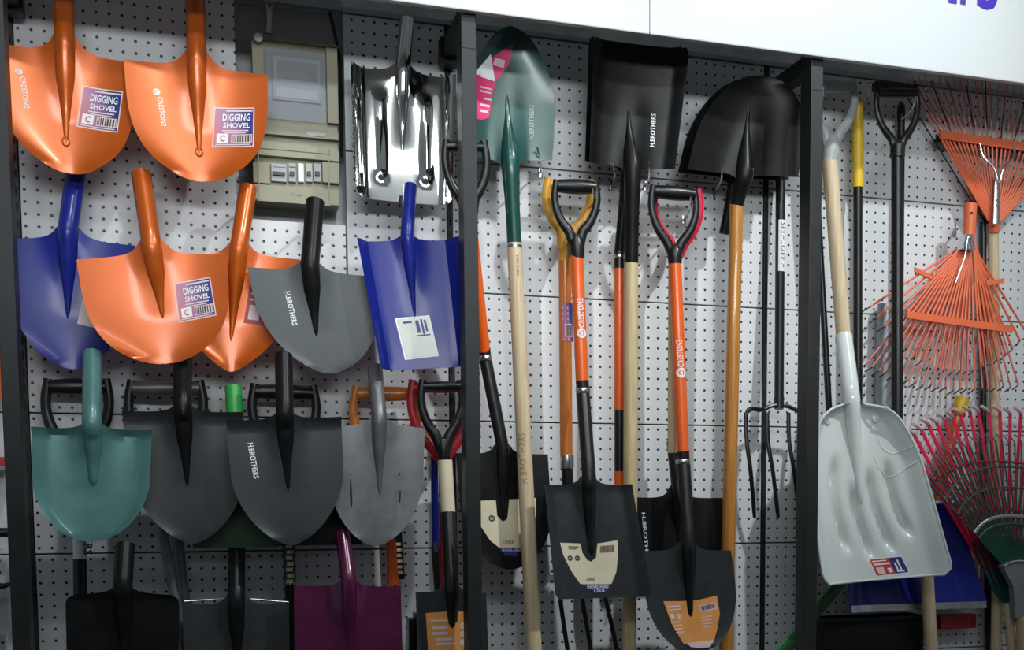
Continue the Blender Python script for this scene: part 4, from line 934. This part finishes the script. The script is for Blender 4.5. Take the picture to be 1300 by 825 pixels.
# upper orange rake, fan up, and its dark twin behind
t = rake('leaf_rake', 'black wire leaf rake behind the upper orange rake', (1257, 284), [(1143, 110), (1252, 108), (1395, 142)], 11, .025, BLKPL, BLKPL, 12, .0018, [((1189, 175), (1330, 194), BLKPL, 9, .032)], bend=(0, -2), bd=.01)
handle(t, 'handle', BLKPL, (1248, 282), (1248, 700), .022, .022, .0095)
t = rake('leaf_rake', 'upper orange leaf rake hung with its fan up and pale handle down', (1263, 280), [(1152, 104), (1262, 106), (1400, 138)], 26, .065, RAKEOR, RAKEPK, 16, .0029, [((1194, 170), (1334, 191), RAKEOR, 11, .074)], split=.62, bend=(0, -3), bd=.02, rad2=.0017)
handle(t, 'handle', WOODL, (1261, 292), (1265, 700), .045, .045, .0145)
t.part('socket', MB().tube([t.w(1262, 262, .066), t.w(1262, 294, .05)], [.012, .0165], 14), RAKEOR)
t.part('clamp', MB().tube([t.w(1266, 222, .088), t.w(1266, 240, .09), t.w(1265, 284, .088)], [.006, .0095, .0105], 10, True, .5), SILVER)
for px, py in ((1267, 238), (1266, 254), (1266, 261)): rivet(t, px, py, .097, .003, WIRE, 'rivet', .004)
t.part('spring_wire', MB().tube(spline([t.w(1244, 182, .09), t.w(1248, 198, .095), t.w(1262, 214, .10), t.w(1268, 232, .10), t.w(1274, 214, .10), t.w(1287, 198, .095), t.w(1287, 186, .09)], 5), .0030, 8), WIRE)
# lower pair, fan down
t = rake('leaf_rake', 'wider orange leaf rake behind the lower one, fan down', (1228, 312), [(1104, 390), (1205, 470), (1304, 424)], 22, .080, RAKEOR, RAKEPK, 14, .0030, [((1162, 342), (1196, 358), RAKEOR, 6, .089), ((1235, 363), (1275, 356), RAKEOR, 6, .089)], split=None, bend=(-8, 5), bd=.015, mt=BLKPL, rad2=.0021, trange=(0, 1))
t.part('socket', MB().tube([t.w(1229, 304, .078), t.w(1228, 314, .078)], [.009, .010], 12), RAKEOR)
t = rake('leaf_rake', 'lower orange leaf rake hung by its socket, fan down', (1230, 310), [(1098, 462), (1196, 492), (1292, 488)], 22, .106, RAKEOR, RAKEPK, 16, .0033, [((1151, 399), (1286, 418), RAKEOR, 9, .116)], split=.57, bend=(-8, 4), bd=.02, mt=BLKPL, rad2=.0023, base=(1231, 262))
t.part('socket', MB().tube([t.w(1232, 259, .106), t.w(1231, 285, .106), t.w(1230, 312, .106)], [.0175, .0165, .015], 16, True, 1, None, .03), RAKEOR)
rivet(t, 1234, 270, .1245, .0028)
t.part('clamp', MB().prism([t.w(1226, 297, .128), t.w(1235, 297, .128), t.w(1238, 317, .128), t.w(1221, 316, .128)], (0, .025, 0)), SILVER, smooth=False)
t.part('spring_wire', MB().tube(spline([t.w(1213, 359, .121), t.w(1225, 325, .132), t.w(1228, 304, .136), t.w(1232, 302, .136), t.w(1235, 325, .132), t.w(1237, 358, .121)], 5), .0022, 8), WIRE)
# crimson rake and green rake at the bottom
t = Tool('long_pole', 'orange-brown pole with yellow end cap leaning behind the crimson rake', 'pole', (1190, 634), .06)
handle(t, 'shaft', ORVARN, (1216, 526), (1190, 634), .06, .06, .0140); t.part('end_cap', MB().tube([t.w(1222, 505, .06), t.w(1216, 528, .06)], [.0185, .0180], 16, True, 1, None, .02), YELPL)
t.part('band', MB().tube([t.w(1217, 524, .06), t.w(1216, 527, .06)], .0195, 14), REDPL)
t = rake('leaf_rake', 'crimson leaf rake with flat tines fanned up behind the green rake', (1278, 748), [(1152, 556), (1262, 522), (1420, 560)], 22, .108, RAKERED, RAKERED, 26, .0056, [(.72, RAKERED, (0, 1), .003), (.45, RAKERED, (.06, .94), .005, .5)], bend=(-9, -5), bd=.02, mt=PALEPK, flat=.35, base=(1278, 790))
handle(t, 'handle', WOODL, (1266, 735), (1264, 850), .09, .09, .0150)
t = rake('leaf_rake', 'bottle green wire leaf rake with grey socket fanned up, lower right', (1290, 724), [(1180, 612), (1254, 560), (1410, 590)], 34, .15, RAKEGR, RAKEGR, 22, .0021,
    [(.80, RAKEGR, (0, 1), .0024), (.64, RAKEGR, (0, 1), .0026), (.42, PIPE, (0.0, 1), .0050, .5), (.36, RAKEGR, (0, 1), .0042, .5)], bend=(-8, -7), bd=.025, mt=PIPE, base=(1293, 790))
t.part('socket', MB().prism([t.w(1273, 719, .165), t.w(1279, 714, .165), t.w(1292, 711, .165), t.w(1308, 713, .165), t.w(1316, 722, .165), t.w(1305, 745, .165), t.w(1304, 784, .165), t.w(1289, 784, .165), t.w(1287, 745, .165)], (0, .022, 0)), METERG, smooth=False)
t.part('socket_rim', MB().tube(spline([t.w(1274, 719, .168), t.w(1280, 715, .168), t.w(1292, 712, .168), t.w(1308, 714, .168)], 5), .0035, 8), WIRE)
handle(t, 'handle', WOODY, (1297, 782), (1299, 850), .155, .155, .0155)
t = Tool('leaf_rake', 'dark green plastic rake under the green wire rake', 'rake', (1280, 790), .12, 'leaf rakes in the right bay')
for k in range(7):
    f = k/6; t.part('tine', MB().tube([t.w(lerp(1290, 1296, f), 784, .12), t.w(lerp(1262, 1290, f), lerp(748, 720, f), .12), t.w(lerp(1236, 1284, f), lerp(688, 680, f), .12)], [.006, .0065, .004], 6, True, .4), GREEN_D)
t.part('socket', MB().tube([t.w(1290, 780, .12), t.w(1278, 800, .12)], [.012, .014], 12), GREEN_D); handle(t, 'handle', WOODL, (1279, 765), (1287, 850), .125, .125, .0140)

# ---------------- blue snow pusher and things at the lower right
t = Tool('snow_shovel', 'blue snow shovel with aluminium edge behind the pale scoop shovel', 'shovel', (1157, 772), .10)
bl = Blade(t, (1148, 640), (1157, 770), (1064, 723), (1250, 717), .06, .08, kind='sq', t0=.97, rc=.01, top=.66, wb=.95, dish=.004, side=.018, flare=.01, fil=.01, fw=.03, curl=.045, extra=ribs((-.6, -.2, .2, .6), .03, .003, .05, .95))
t.part('blade', bl.sheet(40, 20, .002), BLUE)
u0, v0 = bl.uv(1072, 773); u1, v1 = bl.uv(1241, 767)
mb = MB(); e0 = [bl.at(lerp(u0, u1, i/12), lerp(v0, v1, i/12)+dv, .003) for dv in (-.009, .009) for i in range(13)]
mb.add(e0+[p-bl.n*.006 for p in e0], [(i, i+1, 14+i, 13+i) for i in range(12)]+[(26+i, 39+i, 40+i, 27+i) for i in range(12)]+[(i, 26+i, 27+i, 1+i) for i in range(12)]+[(13+i, 14+i, 40+i, 39+i) for i in range(12)])
t.part('edge_strip', mb, SILVER, smooth=False)
t.part('socket', MB().tube([t.w(1149, 600, .065), t.w(1152, 700, .085)], [.016, .010], 12), BLUE)
t = Tool('broom_handle', 'pale wooden handle rising in front of the blue snow shovel', 'handle', (1184, 850), .128); handle(t, 'shaft', WOODL, (1175, 700), (1184, 850), .126, .128, .0175)
t = Tool('long_pole', 'black pole standing right of the blue snow shovel', 'pole', (1249, 850), .03); handle(t, 'shaft', BLKPL, (1256, 700), (1257, 850), .019, .019, .0150)
t = Tool('storage_bin', 'black bin with rounded rim at the bottom beside the right post', 'bin', (1100, 880), .05)
a, b_ = t.w(1046, 786, .09), t.w(1172, 900, .09); b_.z = FZ-t.o.z+.001
t.part('body', MB().box((a.x, -.09-t.o.y, b_.z), (b_.x, -.006-t.o.y, a.z), .006), BLACK, smooth=False)
t.part('rim', MB().box((a.x-.004, -.096-t.o.y, a.z-.012), (b_.x+.004, -.004-t.o.y, a.z), .003), BLACK, smooth=False)
q = MB().box(tuple(P(1194, 799, .05)), tuple(P(1240, 779, .05)+Vector((0, .03, 0))), .003).build('red_block', REDDK, None, False); tag(q, 'dark red block under the right end of the blue snow shovel', 'block')
t = Tool('green_chute', 'green plastic chute slanting up behind the right post', 'chute', (985, 835), .11)
A0, B0 = (976, 850), (1068, 738)
pts = [t.w(*A0, .11), t.w(lerp(A0[0], B0[0], .5), lerp(A0[1], B0[1], .5), .11), t.w(*B0, .11)]
t.part('channel', MB().tube(pts, .0165, 12, True, .6), GREENDK)
dv = Vector((-.012, -.004, .012)); t.part('edge_bead', MB().tube([p+dv for p in pts], .0035, 8), GREENB)

# ---------------- hooks that show
for px, py, d, lab in ((682, 187, .15, 'chrome peg hook under the green shovel blade'), (779, 204, .155, 'chrome peg hook left of the black square shovel socket'), (824, 205, .155, 'chrome peg hook right of the black square shovel socket'),
    (917, 213, .165, 'chrome peg hook left of the black round shovel socket'), (956, 214, .165, 'chrome peg hook right of the black round shovel socket'), (753, 239, .165, 'chrome peg hook in the black D grip above cream label shovel'),
    (877, 250, .165, 'chrome peg hook in the black and red D grips'), (1103, 108, .10, 'chrome peg hook above the yellow rubber grip'), (1163, 123, .17, 'chrome peg hook in the black D-grip pole'), (1046, 110, .14, 'chrome peg hook in the grey D grip'),
    (1212, 278, .07, 'short chrome peg hook left of the lower orange rake socket')):
    hook(px, py, d, lab)
